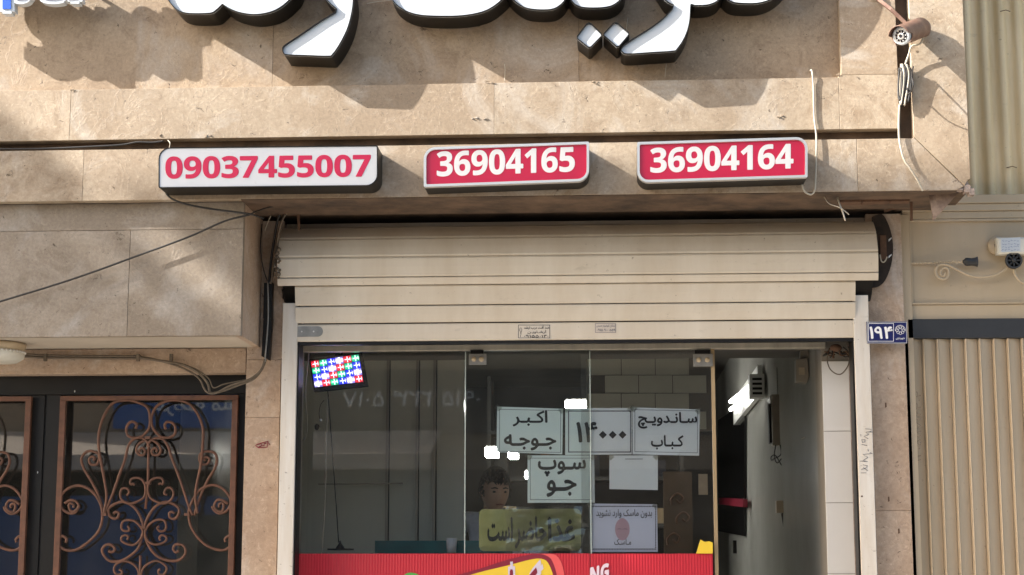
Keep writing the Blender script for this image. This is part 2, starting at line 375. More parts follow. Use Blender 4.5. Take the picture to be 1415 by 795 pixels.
def outlines(body, offset=0, spacing=1.0):
    cu = bpy.data.curves.new('t', 'FONT'); cu.body = body; cu.resolution_u = 3; cu.space_character = spacing
    ob = bpy.data.objects.new('t', cu); COL.objects.link(ob); dg = bpy.context.evaluated_depsgraph_get(); dg.update()
    c2 = ob.evaluated_get(dg).to_curve(dg); res = []
    for sp in c2.splines:
        pts = []
        if sp.type == 'BEZIER':
            bp = sp.bezier_points; n = len(bp)
            for i in range(n):
                a, b = bp[i], bp[(i + 1) % n]
                straight = (a.handle_right - a.co).cross(b.co - a.co).length < 1e-6 and (b.handle_left - b.co).cross(b.co - a.co).length < 1e-6
                K = 1 if straight else 4
                for j in range(K):
                    t = j / K; u = 1 - t
                    pts.append(a.co * u**3 + a.handle_right * 3*u*u*t + b.handle_left * 3*u*t*t + b.co * t**3)
        else: pts = [Vector(p.co[:3]) for p in sp.points]
        o2 = []
        for p in pts:
            if not o2 or (p - o2[-1]).length > 1e-5: o2.append(p)
        if len(o2) > 2: res.append([Vector((p.x, p.y)) for p in o2])
    bpy.data.objects.remove(ob); bpy.data.curves.remove(cu)
    return res
def area(p): return .5 * sum(p[i-1].x * p[i].y - p[i].x * p[i-1].y for i in range(len(p)))
def inside(pt, poly):
    c = False; j = len(poly) - 1
    for i in range(len(poly)):
        a, b = poly[i], poly[j]
        if (a.y > pt.y) != (b.y > pt.y) and pt.x < (b.x - a.x) * (pt.y - a.y) / (b.y - a.y) + a.x: c = not c
        j = i
    return c
def text_mb(body, place, y0, y1, offset=0, spacing=1.0):
    # place: maps a point of the unit box (u, v) to (x, z); y0 front, y1 back
    ls = outlines(body, offset, spacing)
    xs = [p.x for l in ls for p in l]; ys = [p.y for l in ls for p in l]
    ax, bx, ay, by = min(xs), max(xs), min(ys), max(ys)
    sg = area(max(ls, key=lambda l: abs(area(l))))
    outs = [l for l in ls if area(l) * sg > 0]; holes = [l for l in ls if area(l) * sg < 0]
    own = {i: [] for i in range(len(outs))}
    for h in holes:
        c = [i for i, o in enumerate(outs) if inside(h[0], o)]
        if c: own[min(c, key=lambda i: abs(area(outs[i])))].append(h)
    mb = MB()
    # emboldened by overlaying slightly shifted copies of each glyph
    shifts = [(0, 0)] if offset <= 0 else [(0, 0), (offset, 0), (-offset, 0), (0, offset), (0, -offset)]
    for k_, (sx, sy), i, o in [(k_, sh_, i, o) for k_, sh_ in enumerate(shifts) for i, o in enumerate(outs)]:
        polys = [[p + Vector((sx, sy)) for p in q] for q in [o] + own[i]]; flat = [p for q in polys for p in q]
        yy = y0 - (i % 5) * .00004 - k_ * .0002
        P2 = [place((p.x - ax) / (bx - ax), (p.y - ay) / max(by - ay, 1e-6)) for p in flat]
        tri = tessellate_polygon([[Vector((p.x, p.y, 0)) for p in q] for q in polys])
        n = len(flat); vs = [(p[0], yy, p[1]) for p in P2] + [(p[0], y1, p[1]) for p in P2]
        fs = [tuple(t) for t in tri]; k = 0
        for q in polys:
            m = len(q)
            for a in range(m): fs.append((k + a, k + (a + 1) % m, n + k + (a + 1) % m, n + k + a))
            k += m
        mb.add(vs, fs)
    return mb
def text_px(name, body, x0, y0, x1, y1, Y, material, parent=None, th=.0012, offset=0, slope=0, spacing=1.0):
    a = Q(x0, y1, Y); b = Q(x1, y1, Y); c = Q(x0, y0, Y); d = Q(x1, y0, Y)
    # slope: rise in px over the run, relative to the photo's horizontal
    b = Q(x1, y1 + slope * (x1 - x0), Y); d = Q(x1, y0 + slope * (x1 - x0), Y)
    def place(u, v):
        p = a.lerp(b, u).lerp(c.lerp(d, u), v); return (p.x, p.z)
    return text_mb(body, place, Y - th, Y, offset, spacing).build(name, material, parent)
def text_vert(name, body, x0, y0, x1, y1, Y, material, parent=None, th=.0008, offset=0):
    # writing that runs upwards
    def place(u, v):
        p = Q(x0 + (x1 - x0) * (1 - v), y1 + (y0 - y1) * u, Y); return (p.x, p.z)
    return text_mb(body, place, Y - th, Y, offset).build(name, material, parent)

YG = 0.0; YP = -.15; YR = -.22; YB = -.57; YF = -.63; YA = -.57; YL = -.745; YS = -.78

# ================================================================ setting
def struct(name, mb, m): return tag(mb.build(name, m), kind='structure')
mb = MB(); mb.add([(-150, -150, 0), (150, -150, 0), (150, 60, 0), (-150, 60, 0)], [(0, 1, 2, 3)]); struct('road', mb, M['asphalt'])
pv = struct('pavement', MB().box(-40, 40, -3.6, 0.02, .004, .14), M['paving'])
struct('kerb', MB().box(-40, 40, -3.78, -3.602, .004, .15), M['plaster'])
struct('pavement', MB().box(-60, 40, -14.5, -12.2, .004, .14), M['paving'])

# ================================================================ fascia
XL = -4.2; ZTOP = 6.2
zB0 = QZ(183.5, YF); zB1 = QZ(112, YF)               # main band
zC1 = QZ(197, YF); zC0 = QZ(269, YF)                 # lower band
zlow = QZ(189, YF, 1250)
xRb0 = QX(1161, 60, YF); xRb1 = QX(1241, 110, YF); xR0 = QX(1259.5, 110, YF); xR1 = QX(1337, 150, YF)
fas = thing('stone_fascia', 'travertine clad fascia wall projecting above the open shop shutter', 'wall', (0, YF, zC0))
G = .0006
def slab(x0, x1, z0, z1, yf, yb, m, parent, bev=.001):
    return MB().box(x0 + G, x1 - G, yf, yb, z0 + G, z1 - G, bev).build('stone_slab', m, parent)
J = [XL, QX(97, 160, YF), QX(683, 150, YF), QX(1160, 150, YF)]
for a, b in zip(J[:-1], J[1:]): slab(a, b, zB0, zB1, YF, YF + .058, M['stone'], fas)
slab(J[-1], xRb1, zB0, QZ(109, YF), YF, YF + .058, M['stone'], fas)
# right upright of the frame
slab(xRb0, xRb1, QZ(109, YF), QZ(-150, YF), YF, YF + .058, M['stone'], fas)
slab(xRb0, xRb1, QZ(-150, YF), ZTOP, YF, YF + .058, M['stone'], fas)
J = [XL, QX(115, 240, YF), QX(700, 240, YF), QX(1185, 240, YF)]
for a, b in zip(J[:-1], J[1:]): slab(a, b, zC0, zC1, YF, YF + .05, M['stone'], fas)
# mitred corner and outer strip
pts = [(QX(1185, 240, YF) + G, zC1 - G), (xR0 - G, zlow - G), (xR1 - .004, zC0 + .03), (xR1 - .05, zC0 - 0.004), (QX(1185, 240, YF) + G, zC0 + G)]
pts = [(QX(1185, 240, YF) + G, zC0 + G), (xR1 - .06, zC0 + G), (xR1 - .03, zC0 + .018), (xR0 - G, zlow - .002), (xR0 - .004, zC1 - G), (QX(1185, 240, YF) + G, zC1 - G)]
MB().prism(pts, YF, YF + .05, .002).build('stone_slab', M['stone'], fas)
pts = [(xR0, zlow + G), (xR1 - .027, zC0 + .02), (xR1 - .012, zC0 + .045), (xR1, zC0 + .05), (xR1, QZ(-60, YF)), (xR0, QZ(-60, YF))]
MB().prism(pts, YF, YF + .05, .002).build('stone_slab', M['stone'], fas)
slab(xR0, xR1, QZ(-60, YF), ZTOP, YF, YF + .05, M['stone'], fas)
# recessed panel slabs
J = [XL, QX(377, 80, YA), QX(800, 80, YA), xRb0 + .002]
for i, (a, b) in enumerate(zip(J[:-1], J[1:])):
    slab(a, b, zB1 + .0005, QZ(-160, YA), YA, YA + .03, M['stone_a'], fas); slab(a, b, QZ(-160, YA), ZTOP, YA, YA + .03, M['stone_a'], fas)
# core behind with grooves
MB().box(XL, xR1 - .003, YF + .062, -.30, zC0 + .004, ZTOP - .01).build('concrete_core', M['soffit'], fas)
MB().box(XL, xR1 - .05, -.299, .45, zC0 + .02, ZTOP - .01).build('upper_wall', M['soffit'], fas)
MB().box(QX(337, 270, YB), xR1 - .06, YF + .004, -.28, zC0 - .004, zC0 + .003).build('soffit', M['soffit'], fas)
# chip and rough bits at the broken corner
ch = MB()
for i in range(26):
    x = xR1 - .085 + random.random() * .08; z = zC0 + .012 + random.random() * .03 - max(0, .02 - (xR1 - x) * .3); s = .004 + random.random() * .012
    ch.box(x, x + s * 1.6, YF + .004 + random.random() * .01, YF + .05, z - s, z + s)
ch.build('broken_edge', M['plaster'], fas)

# grout nails etc: small rough scabs on the stone edge
sc = MB()
for (a, b) in [(672, 113), (683, 114), (820, 112), (823, 114), (1078, 161), (655, 163), (672, 165), (287, 188), (222, 187), (101, 125), (1158, 103)]:
    p = Q(a, b, YF)
    for i in range(4):
        x = p.x + random.uniform(-.012, .012); z = p.z + random.uniform(-.005, .005); s = random.uniform(.0015, .0045)
        sc.prism([(x - s, z - s * .6), (x + s, z - s), (x + s * 1.3, z + s * .5), (x, z + s)], YF - random.uniform(.002, .006), YF + .002)
tag(sc.build('mortar_scab', M['stone'], fas), kind='stuff')

# ---------------------------------------------------------------- left block under the fascia
xBk = QX(335, 380, YB); zBk = QZ(465, YB, 200) ; zBkTop = zC0 + .002
blk = thing('projecting_stone_box', 'stone faced box bulging over the black door at the left', 'wall', (xBk - 1, YB, zBk))
zJ = QZ(318, YB, 200)
for a, b in ((XL, QX(178, 390, YB)), (QX(178, 390, YB), xBk)):
    slab(a, b, zBk, zJ, YB, YB + .03, M['stone_block'], blk, .0015)
slab(XL, xBk, zJ, zBkTop, YB, YB + .03, M['stone_block'], blk, .0015)
MB().box(xBk - .03, xBk - .001, YB + .032, YP + .0, zBk + .002, zBkTop).build('side_slab', M['stone_pillar'], blk)
MB().box(XL, xBk - .032, YB + .032, YP + .1, zBk - .001 + .004, zBkTop).build('underside', mat('painted_underside', (.52, .46, .38), .8, var=.15, vscale=3, bump=.001, bscale=30), blk)

# ---------------------------------------------------------------- pillars
def pillar(label, xs, name='stone_pillar', joints=()):
    x0, x1 = xs; t = thing(name, label, 'pillar', ((x0 + x1) / 2, YP, .14))
    zs = [.14] + list(joints) + [zC0]
    for a, b in zip(zs[:-1], zs[1:]): slab(x0, x1, a, b, YP, YP + .03, M['stone_pillar'], t)
    MB().box(x0 + .002, x1 - .002, YP + .032, .30, .14, zC0 - .01).build('pillar_core', M['plaster'], t)
    return t
xPl0 = QX(339, 560, YP); xPl1 = QX(387, 560, YP)
pL = pillar('narrow stone pillar between the black door and the shutter rail', (xPl0, xPl1), joints=(QZ(1000, YP), QZ(577, YP, 360), QZ(497, YP, 360)))
m_ = MB()
for st in ([(354, 615), (361, 612.5), (371, 610)], [(353, 616), (357, 619), (369, 618), (370, 611)], [(355, 614.5), (361, 613.5), (361, 616), (365, 616), (365, 613), (368, 613)], [(357, 618), (361, 616.5)], [(371, 612), (373, 615)]):
    m_.tube([Q(a_, b_, YP - .0008) for a_, b_ in st], .0024, 4)
m_.build('ink_stamp', M['maroon'], pL)
xPr0 = QX(1206, 600, YP); xPr1 = QX(1254, 560, YP)
pR = pillar('stone pillar carrying the blue house number plate', (xPr0, xPr1), joints=(QZ(1000, YP), QZ(706, YP, 1230), QZ(470, YP, 1230)))
for (a, b) in ((1228, 690), (1242, 734), (1224, 560)):
    p = Q(a, b, YP); MB().prism([(p.x - .004, p.z - .012), (p.x + .004, p.z - .009), (p.x + .003, p.z + .012), (p.x - .003, p.z + .010)], YP - .0012, YP + .001).build('stain_chip', M['rust'], pR)
# upper part of the left pillar beside the roll, curved plate
MB().prism([(Q(a, b, YP - .003).x, Q(a, b, YP - .003).z) for a, b in ((376, 395), (382, 395), (388, 410), (396, 418), (403, 421), (403, 495), (376, 495))], YP - .003, YP + .02).build('corner_piece', M['stone_pillar'], pL)
# lintel strip over the black door
lin = tag(MB().box(XL, xPl0 - .003, YP + .002, .25, QZ(516, YP, 200), QZ(482, YP, 200), .002).build('stone_lintel', M['stone_pillar']), 'chipped stone lintel strip directly above the black door', 'lintel')
MB().box(XL, xPl0 - .003, YP + .1, .25, QZ(482, YP, 200) + .002, zC0).build('wall_core', M['plaster'], lin)

# ================================================================ sign lettering
sg = thing('shop_sign_lettering', 'huge white letters with black sides mounted on the fascia', 'sign', (QX(660, 0, YL), YL, QZ(80, YL)))
def letter(px, corner=None, closed=True, k=3):
    pts = [Q(a, b, YL) for a, b in px]; P2 = [(p.x, p.z) for p in pts]
    RC = .013
    body = MB().prism(P2, YL + RC + .004, YA - .002, 0, False); o = body.build('letter', M['blacksteel'], sg)
    MB().prism(P2, YL + RC, YL + RC + .0038).build('letter_face', M['white'], o)
    # thin lip standing proud round the face
    q = [Vector(p) for p in P2]; n = len(q)
    if sum(q[i].x * q[(i + 1) % n].y - q[(i + 1) % n].x * q[i].y for i in range(n)) < 0: q = q[::-1]
    ins = []
    for i in range(n):
        a = (q[i] - q[i - 1]).normalized(); b = (q[(i + 1) % n] - q[i]).normalized(); na = Vector((-a.y, a.x)); nb_ = Vector((-b.y, b.x))
        ins.append(q[i] + (na + nb_) * (.0035 / max(1 + na.dot(nb_), .4)))
    vs = [(p.x, YL, p.y) for p in q] + [(p.x, YL, p.y) for p in ins] + [(p.x, YL + RC, p.y) for p in q] + [(p.x, YL + RC - .0002, p.y) for p in ins]
    fs = []
    for k in range(n):
        j = (k + 1) % n; fs += [(k, j, n + j, n + k), (k, 2 * n + k, 2 * n + j, j), (n + k, n + j, 3 * n + j, 3 * n + k)]
    MB().add(vs, fs).build('letter_lip', M['blacksteel'], o); return o
def sm(px, k=4, closed=False): return [(v.x, v.y) for v in catmull([Vector((a, b, 0)) for a, b in px], k, closed)]
L1 = sm([(221, -40), (225, -18), (232, 0), (240, 10), (248, 16), (262, 19), (290, 18.5), (299, 14), (307, 6.5)]) + sm([(307.5, 6.5), (316, 12), (330, 17.5), (350, 20.5), (370, 18), (385, 12), (399, 1), (410, -14), (416, -50), (412, -95), (390, -120)]) + [(250, -125), (228, -90)]
letter(L1)
L2 = sm([(438, -22), (451, 0), (464, 12)]) + sm([(463, 16.5), (442, 29), (415, 47.5), (396, 60), (390, 66), (391, 73), (396, 76), (420, 77), (453, 78), (460, 75), (471, 59), (481, 38), (487, 14), (488, -6), (482, -34), (466, -58)]) + [(440, -66), (428, -50)]
letter(L2)
L3 = sm([(534, -40), (537, -14), (542, 0), (550, 9), (564, 17), (582, 21.5), (609, 22.8), (639, 22), (666, 17), (684, 8), (700, -6)]) + sm([(701, -8), (709, 0), (718, 7), (729, 12), (747, 14), (765, 12.5), (777, 5), (784, -5)]) + sm([(785, -6), (790, 2), (797, 8), (809, 11), (831, 11), (846, 8), (857, 0), (864, -14), (866, -60)]) + [(860, -110), (560, -118), (536, -80)]
letter(L3)
letter([(814, 31), (818, 33), (831, 46), (832, 49.5), (817, 65), (813, 66), (798, 54), (797, 50), (810, 33)])
letter([(850, 30.5), (854, 32), (869, 45), (869.5, 48), (856, 64), (852, 65), (834, 49), (834, 46), (847, 32)])
L4 = sm([(905, -22), (919, 0), (930, 7)]) + sm([(928.5, 12), (916, 25), (898, 38.5), (875, 53), (861, 63), (858, 68), (860, 72.5), (868, 75), (900, 73), (930, 71), (936, 68), (946.5, 52), (953, 32), (955, 7)]) + sm([(956, 6.5), (962, 8), (979, 7), (991, 2), (998, -6)]) + sm([(999, -7), (1009, 2), (1025, 5), (1052, 4), (1076, -7), (1098, -32), (1112, -62), (1113, -100), (1098, -130)]) + [(930, -132), (905, -60)]
letter(L4)
# English word at top left, blue on a white halo
en = thing('english_lettering', 'blue and white raised latin letters at the top left corner', 'sign', (QX(40, 5, YL), YL, QZ(10, YL)))
def place_en(u, v):
    p = Q(-92 + 218 * u, (15.5 - 55 * v) if v < .26 else (1.2 - 125 * (v - .26)), YL); return (p.x, p.z)
text_mb(bold('Super'), place_en, YL + .006, YL + .05, .05, .92).build('white_letter_backing', M['white'], en)
def place_en2(u, v):
    p = Q(-87 + 207 * u, (12.5 - 54 * v) if v < .26 else (-1.5 - 118 * (v - .26)), YL); return (p.x, p.z)
text_mb(bold('Super'), place_en2, YL, YL + .0059, 0, .92).build('blue_letter_face', M['blue'], en)
for a, b in ((-40, -40), (22, -30), (75, -20), (112, -25)):
    MB().tube([Q(a, b, YL + .05), Q(a, b, YL + .05) * 1.0 + Vector((0, YA - YL - .05, 0))], .008, 8).build('standoff', M['silver'], en)
# thin bits of wire poking from the panel
for k, pts in enumerate([[(697, 88), (698, 97), (697, 113)], [(868, 24), (866, 38), (866, 50)], [(921, 88), (920, 95), (919, 106)], [(507, 5), (525, 2), (548, 0)]]):
    w_ = MB().tube(catmull([Q(a, b, YA - .015) for a, b in pts], 4), .0016, 5).build('sign_wire', M['whitecable'])
    tag(w_, ['short pale wire standing on the ledge below the middle letter', 'short pale wire beside the two square dots', 'short pale wire below the curved tail right of the dots', 'thin pale wire between the second and third letters'][k], 'wire')

# ================================================================ phone number signs
def number_sign(label, x0, y0, x1, y1, slope, round_corners, face, digit, trim, number, tx, inset, rec=.012):
    # y0/y1 at the left edge; slope px per px
    t = thing('phone_number_sign', label, 'sign', (QX((x0 + x1) / 2, y1, YF), YF, QZ(y1, YF, (x0 + x1) / 2)), 'light box signs with telephone numbers')
    def ring(d, r, Y):
        out = []
        cs = {'tl': (x0 + d, y0 + d), 'tr': (x1 - d, y0 + d), 'br': (x1 - d, y1 - d), 'bl': (x0 + d, y1 - d)}
        for key, (sx, sy) in (('tl', (1, 1)), ('tr', (-1, 1)), ('br', (-1, -1)), ('bl', (1, -1))):
            cx, cy = cs[key]; rr = max(r - d, 2) if key in round_corners else 2
            a0 = {'tl': 180, 'tr': 270, 'br': 0, 'bl': 90}[key]
            ox, oy = cx + sx * rr, cy + sy * rr
            for i in range(7):
                a = R_(a0 + 15 * i); px = ox + rr * math.cos(a); py = oy + rr * math.sin(a)
                py += slope * (px - x0); p = Q(px, py, YS); out.append((p.x, p.z))
        return out
    R = 16
    o = ring(0, R, YS); i_ = ring(inset, R, YS)
    MB().prism(o, YS + .03, YF - .001).build('box_body', M['blacksteel'], t)
    # trim ring
    n = len(o); m = MB()
    vs = [(x, YS, z) for x, z in o] + [(x, YS, z) for x, z in i_] + [(x, YS + .03, z) for x, z in o] + [(x, YS + rec, z) for x, z in i_]
    fs = []
    for k in range(n):
        j = (k + 1) % n; fs += [(k, j, n + j, n + k), (k, 2 * n + k, 2 * n + j, j), (n + k, n + j, 3 * n + j, 3 * n + k)]
    m.add(vs, fs).build('trim_frame', trim, t)
    fc = MB().prism(i_, YS + rec - .0005, YS + .0298).build('sign_face', face, t)
    text_px('lettering', bold(number), tx[0], tx[1], tx[2], tx[3], YS + rec - .0005, digit, fc, .001, .011, slope, .97)
    return t
number_sign('white phone number box sign reading 09037455007', 219, 204, 522, 260, -.010, ('tl', 'br'), M['whiteface'], M['pinkdigit'], M['black'], '09037455007', (229, 217, 512, 247), 1.3, .004)
number_sign('pink phone number box sign ending in 65, between the other two', 585.5, 204, 814, 258.5, -.036, ('tl', 'br'), M['pink'], M['whitedigit'], M['silver'], '36904165', (604, 210, 794, 244), 3.4)
number_sign('rightmost pink phone number box sign, ending in 64', 880.5, 196.5, 1116, 252.5, -.031, ('tr', 'bl'), M['pink'], M['whitedigit'], M['silver'], '36904164', (899, 205, 1096, 239), 3.4)

# ================================================================ roller shutter
Yc, Zc, RR = -.10, 2.986, .20
xs0, xs1 = QX(384, 350, -.29), QX(1213, 350, -.29)
sh = thing('roller_shutter', 'cream roller shutter rolled up above the shop window', 'roller shutter', ((xs0 + xs1) / 2, YR, QZ(470, -.19)))
def slat(p, q, x0, x1, th=.014, gap=.0022):
    # p, q = (Y, z) upper and lower edge; slightly bulged
    d = Vector((q[0] - p[0], q[1] - p[1])); L = d.length; d /= L; nrm = Vector((d.y, -d.x))
    if nrm.x > 0: nrm = -nrm
    pts = []
    for t, b in ((gap / L, -.008), (.035, -.001), (.10, .0022), (.5, .0032), (.90, .0022), (.965, -.001), (1 - gap / L, -.008)):
        v = Vector(p) + d * (t * L) + nrm * b; pts.append(v)
    back = [pts[-1] - nrm * th, pts[0] - nrm * th]; ring = pts + back; n = len(ring)
    NX = 10; vs = []
    for k in range(NX + 1):
        x = x0 + (x1 - x0) * k / NX; w_ = random.uniform(-.0007, .0007)
        vs += [(x, v.x + w_, v.y) for v in ring]
    fs = [(k * n + i, k * n + (i + 1) % n, (k + 1) * n + (i + 1) % n, (k + 1) * n + i) for k in range(NX) for i in range(n)]
    fs += [tuple(range(n)), tuple(range(NX * n, NX * n + n))[::-1]]
    return MB().add(vs, fs).build('slat', M['shutter'], sh)
th = [116, 90, 63, 36, 7, -20, -31]
for a, b in zip(th[:-1], th[1:]):
    f = lambda t: (Yc - RR * math.cos(R_(t)), Zc + RR * math.sin(R_(t)))
    slat(f(a), f(b), xs0, xs1)
cy = [(-.262, QZ(391, -.262)), (-.237, QZ(420, -.237)), (-.215, QZ(444.5, -.215)), (-.212, QZ(470, -.212))]
xc0, xc1 = QX(409.5, 440, -.21), QX(1181.5, 440, -.21)
for p, q in zip(cy[:-1], cy[1:]): slat(p, q, xc0, xc1)
MB().box(xc0, xc1, -.208, -.17, cy[-1][1] - .012, cy[-1][1] - .001).build('bottom_rubber', M['black'], sh)
MB().lathe([(0, 0), (.185, 0), (.185, xs1 - xs0 - .04), (0, xs1 - xs0 - .04)], (xs0 + .02, Yc, Zc), (1, 0, 0), 32).build('drum', M['black'], sh)
# guide rails
for (a, b, yy) in ((387, 408, 600), (1184.5, 1206, 600)):
    x0, x1 = QX(a, yy, YR), QX(b, yy, YR); zt = QZ(419 if a < 800 else 408, YR, a)
    r = MB().box(x0, x1, YR, YP - .001, .15, zt, .002).build('guide_rail', M['rail'], sh)
    xi0, xi1 = (x1 + .001, x1 + .007) if a < 800 else (x0 - .008, x0 - .001)
    MB().box(xi0, xi1, YR + .015, YP + .05, .15, zt - .01).build('rail_slot', M['black'], r)
    if a > 800:
        m_ = MB()
        for st in ([(145, 120), (222, 125), (222, 155), (150, 165), (195, 190), (130, 218), (185, 250)], [(165, 160), (245, 162)], [(140, 262), (100, 258), (108, 295), (142, 290), (142, 258)], [(100, 322), (170, 335)],
                   [(178, 385), (190, 408)], [(205, 425), (240, 440), (190, 445), (115, 452), (180, 490), (120, 530)], [(75, 538), (172, 541)], [(120, 585), (178, 600), (150, 630), (95, 645)], [(120, 620), (175, 660)], [(92, 690), (160, 690)]):
            m_.tube([Q(1180 + a_ / 9.37, 580 + b_ / 9.37, YR - .0006) for a_, b_ in st], .0015, 4)
        m_.build('pencil_scribble', M['inkgrey'], r)
        p = Q(1191, 686, YR); MB().ball(p, (.004, .003, .004), 8, 6).build('bolt', M['rust'], r)
# lock plate and stickers on the bottom slat
p0, p1 = Q(412, 452, -.202), Q(447, 466, -.202)
rr = (p0.z - p1.z) / 2; cz = (p0.z + p1.z) / 2
pts = [(p0.x, cz - rr), (p0.x, cz + rr)] + [(p1.x - rr + rr * math.sin(a), cz + rr * math.cos(a)) for a in [math.pi * i / 10 for i in range(11)]]
lp = MB().prism(pts, -.2185, -.210).build('lock_plate', M['grey'], sh)
for dx in (.02, .075):
    MB().ball((p0.x + dx, -.2195, cz), (.004, .002, .004), 8, 6).build('rivet', M['silver'], lp)
def stick_poly(x0, y0, x1, y1, Y, name, m, parent):
    return boxpx(MB(), x0, y0, x1, y1, Y, Y + .0006).build(name, m, parent)
YQ = -.2175
s1 = stick_poly(714.5, 447.5, 761, 469, YQ, 'sticker', mat('cream_sticker', (.58, .52, .44), .5), sh)
def frame_px(x0, y0, x1, y1, w_, Y, name, m, parent, slope=0):
    a = MB()
    for (p, q, r, s) in ((x0, y0, x1, y0 + w_), (x0, y1 - w_, x1, y1), (x0, y0 + w_, x0 + w_, y1 - w_), (x1 - w_, y0 + w_, x1, y1 - w_)):
        quadpx(a, [(p, q + slope * (p - x0)), (r, q + slope * (r - x0)), (r, s + slope * (r - x0)), (p, s + slope * (p - x0))], Y - .0006, Y)
    return a.build(name, m, parent)
frame_px(716, 449, 760, 467.5, .7, YQ, 'sticker_border', M['ink'], s1)
text_px('lettering', shape('ضد آفت درب ارشد'), 724, 450.5, 759, 455.5, YQ, M['ink'], s1, .0005, .012)
text_px('lettering', shape('آرشـاویـن'), 729, 456.5, 755, 461.5, YQ, M['ink'], s1, .0005, .012)
text_px('lettering', '۰۹۱۵۵۰۱۴۰', 724, 463, 758, 466.5, YQ, M['ink'], s1, .0005, .012)
cable('rose_mark', [(719, 466, YQ), (720, 460, YQ), (717.5, 456, YQ), (720, 453, YQ), (721, 457, YQ), (719, 461, YQ)], .0012, M['ink'], s1, 3, 4)
s2 = stick_poly(822, 446.5, 851.5, 460.5, YQ, 'sticker', mat('faded_sticker', (.56, .49, .42), .5), sh)
frame_px(822.5, 447, 851, 460, .5, YQ, 'sticker_border', M['inkgrey'], s2)
text_px('lettering', shape('اردلان کوشیار حسنی'), 824, 448.5, 850, 452.5, YQ, M['inkgrey'], s2, .0005, .006)
text_px('lettering', '۰۹۱۵ ۹۰۰ ۵۵۹', 825, 454.5, 850, 458, YQ, M['inkgrey'], s2, .0005, .006)
# end brackets
def bracket(mirror, pxpts, holes):
    b = MB().prism([(Q(a, c, YP - .02).x, Q(a, c, YP - .02).z) for a, c in pxpts], YP - .024, YP - .012).build('end_bracket', mat('rusty_black_plate', (.05, .03, .02), .8, var=.7, vscale=14, col2=(.008, .006, .005), bump=.001, bscale=60), sh)
    return b
br = bracket(0, sm([(1205, 300), (1218, 296), (1226, 307), (1232, 325), (1234, 345), (1231, 368), (1223, 388), (1214, 396), (1204, 398)], 3), 0)
boxpx(MB(), 1216.5, 325, 1225, 358, YP - .03, YP - .0242).build('fixing_strap', M['rust'], br)
for a, c in ((1229, 332), (1229, 355)): quadpx(MB(), [(a - 1, c - 1), (a + 3, c - 4), (a + 3, c - 2), (a - 1, c + 2)], YP - .027, YP - .0242).build('slot_edge', M['silver'], br)
cable('hook', [(1216, 352, YP - .04), (1218, 361, YP - .04), (1222, 362, YP - .04), (1226, 355, YP - .04)], .003, M['whitecable'], br)
bl = bracket(1, [(389, 400), (402, 400), (402, 418), (393, 418)], 0)
# black steel frame bits under the fascia
fr = thing('shutter_support_frame', 'rusty steel angles holding the shutter roll under the soffit', 'bracket', (QX(1210, 300, -.3), -.3, QZ(300, -.3)))
for pts in ([(1222, 292, -.25), (1243, 285, -.25), (1258, 266, -.4)], [(1259, 268, -.42), (1259.5, 305, -.42)], [(1222, 283, -.3), (1246, 282, -.3)], [(1230, 276, -.35), (1237, 266, -.35)], [(412, 285, -.3), (413, 318, -.3)], [(413, 284, -.3), (430, 287, -.3)]):
    MB().tube([Q(*q) for q in pts], .0075, 4, False).build('steel_angle', M['rust'], fr)
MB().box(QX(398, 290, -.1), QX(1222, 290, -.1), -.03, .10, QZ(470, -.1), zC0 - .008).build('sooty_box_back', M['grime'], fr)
# patches of old plaster at the right end of the soffit
m_ = MB()
for i in range(40):
    a = random.uniform(1165, 1250); b = random.uniform(266, 280); p = Q(a, b, -.45); s = random.uniform(.004, .016)
    m_.box(p.x - s * 1.5, p.x + s * 1.5, p.y - s * 2, p.y + s * 2, zC0 - .006 - s * .5, zC0 - .002)
tag(m_.build('crumbling_plaster', M['rust']), 'rust stained crumbling plaster on the soffit beside the shutter end', 'plaster')

# ================================================================ shop window
sw = thing('shop_window', 'glazed shop front with an open doorway beside tiled jamb', 'shop window', (QX(700, 795, YG), YG, .14))
xw0 = QX(407, 640, YG - .02); xwp = QX(985, 640, YG)
zt1 = QZ(472, YG - .02); zt0 = QZ(483, YG - .02)
MB().box(xw0, QX(1141, 478, YG - .02), YG - .02, YG + .03, zt0, zt1 + .05, .002).build('head_rail', M['alu'], sw)
MB().box(xw0, QX(415, 640, YG - .02), YG - .02, YG + .03, .15, zt0 - .001, .002).build('side_rail', M['alu'], sw)
MB().box(xwp, QX(990, 640, YG), YG - .012, YG + .03, .15, zt0 - .001, .001).build('door_post', M['post'], sw)
for (a, b, Y, m, lab) in ((415, 643, .0, 'glass', None), (641, 816, -.012, 'glassG', 'greenish tinted glass pane'), (803, 985, .004, 'glass', None)):
    o = MB().box(QX(a, 640, Y) + .001, QX(b, 640, Y) - .001, Y, Y + .006, .16, zt0 - .002).build('glass_pane', M[m], sw)
    if lab: o['label'] = lab
for a, Y in ((642.5, -.014), (816, -.016)):
    MB().box(QX(a - .5, 640, Y), QX(a + .7, 640, Y), Y, Y + .008, .16, zt0 - .004).build('glass_edge', mat('pane_edge', (.45, .52, .48), .2), sw)
# patch clamps
for (a, b, c, d) in ((648, 484, 672, 504), (958, 484, 985, 506)):
    cl = boxpx(MB(), a, b + 5, c, d, -.03, -.0145 if a < 700 else -.001, .001).build('patch_clamp', M['grey'], sw)
    for k in (.28, .72):
        p = Q(a + (c - a) * k, (b + 5 + d) / 2, -.03)
        MB().lathe([(0, -.004), (.010, -.004), (.012, 0), (.012, .002)], p, (0, 1, 0), 16).build('clamp_cap', M['lampbeige'], cl)
    boxpx(MB(), a + 2, b, c - 4, b + 5, -.026, -.0145 if a < 700 else -.001).build('clamp_arm', M['black'], cl)
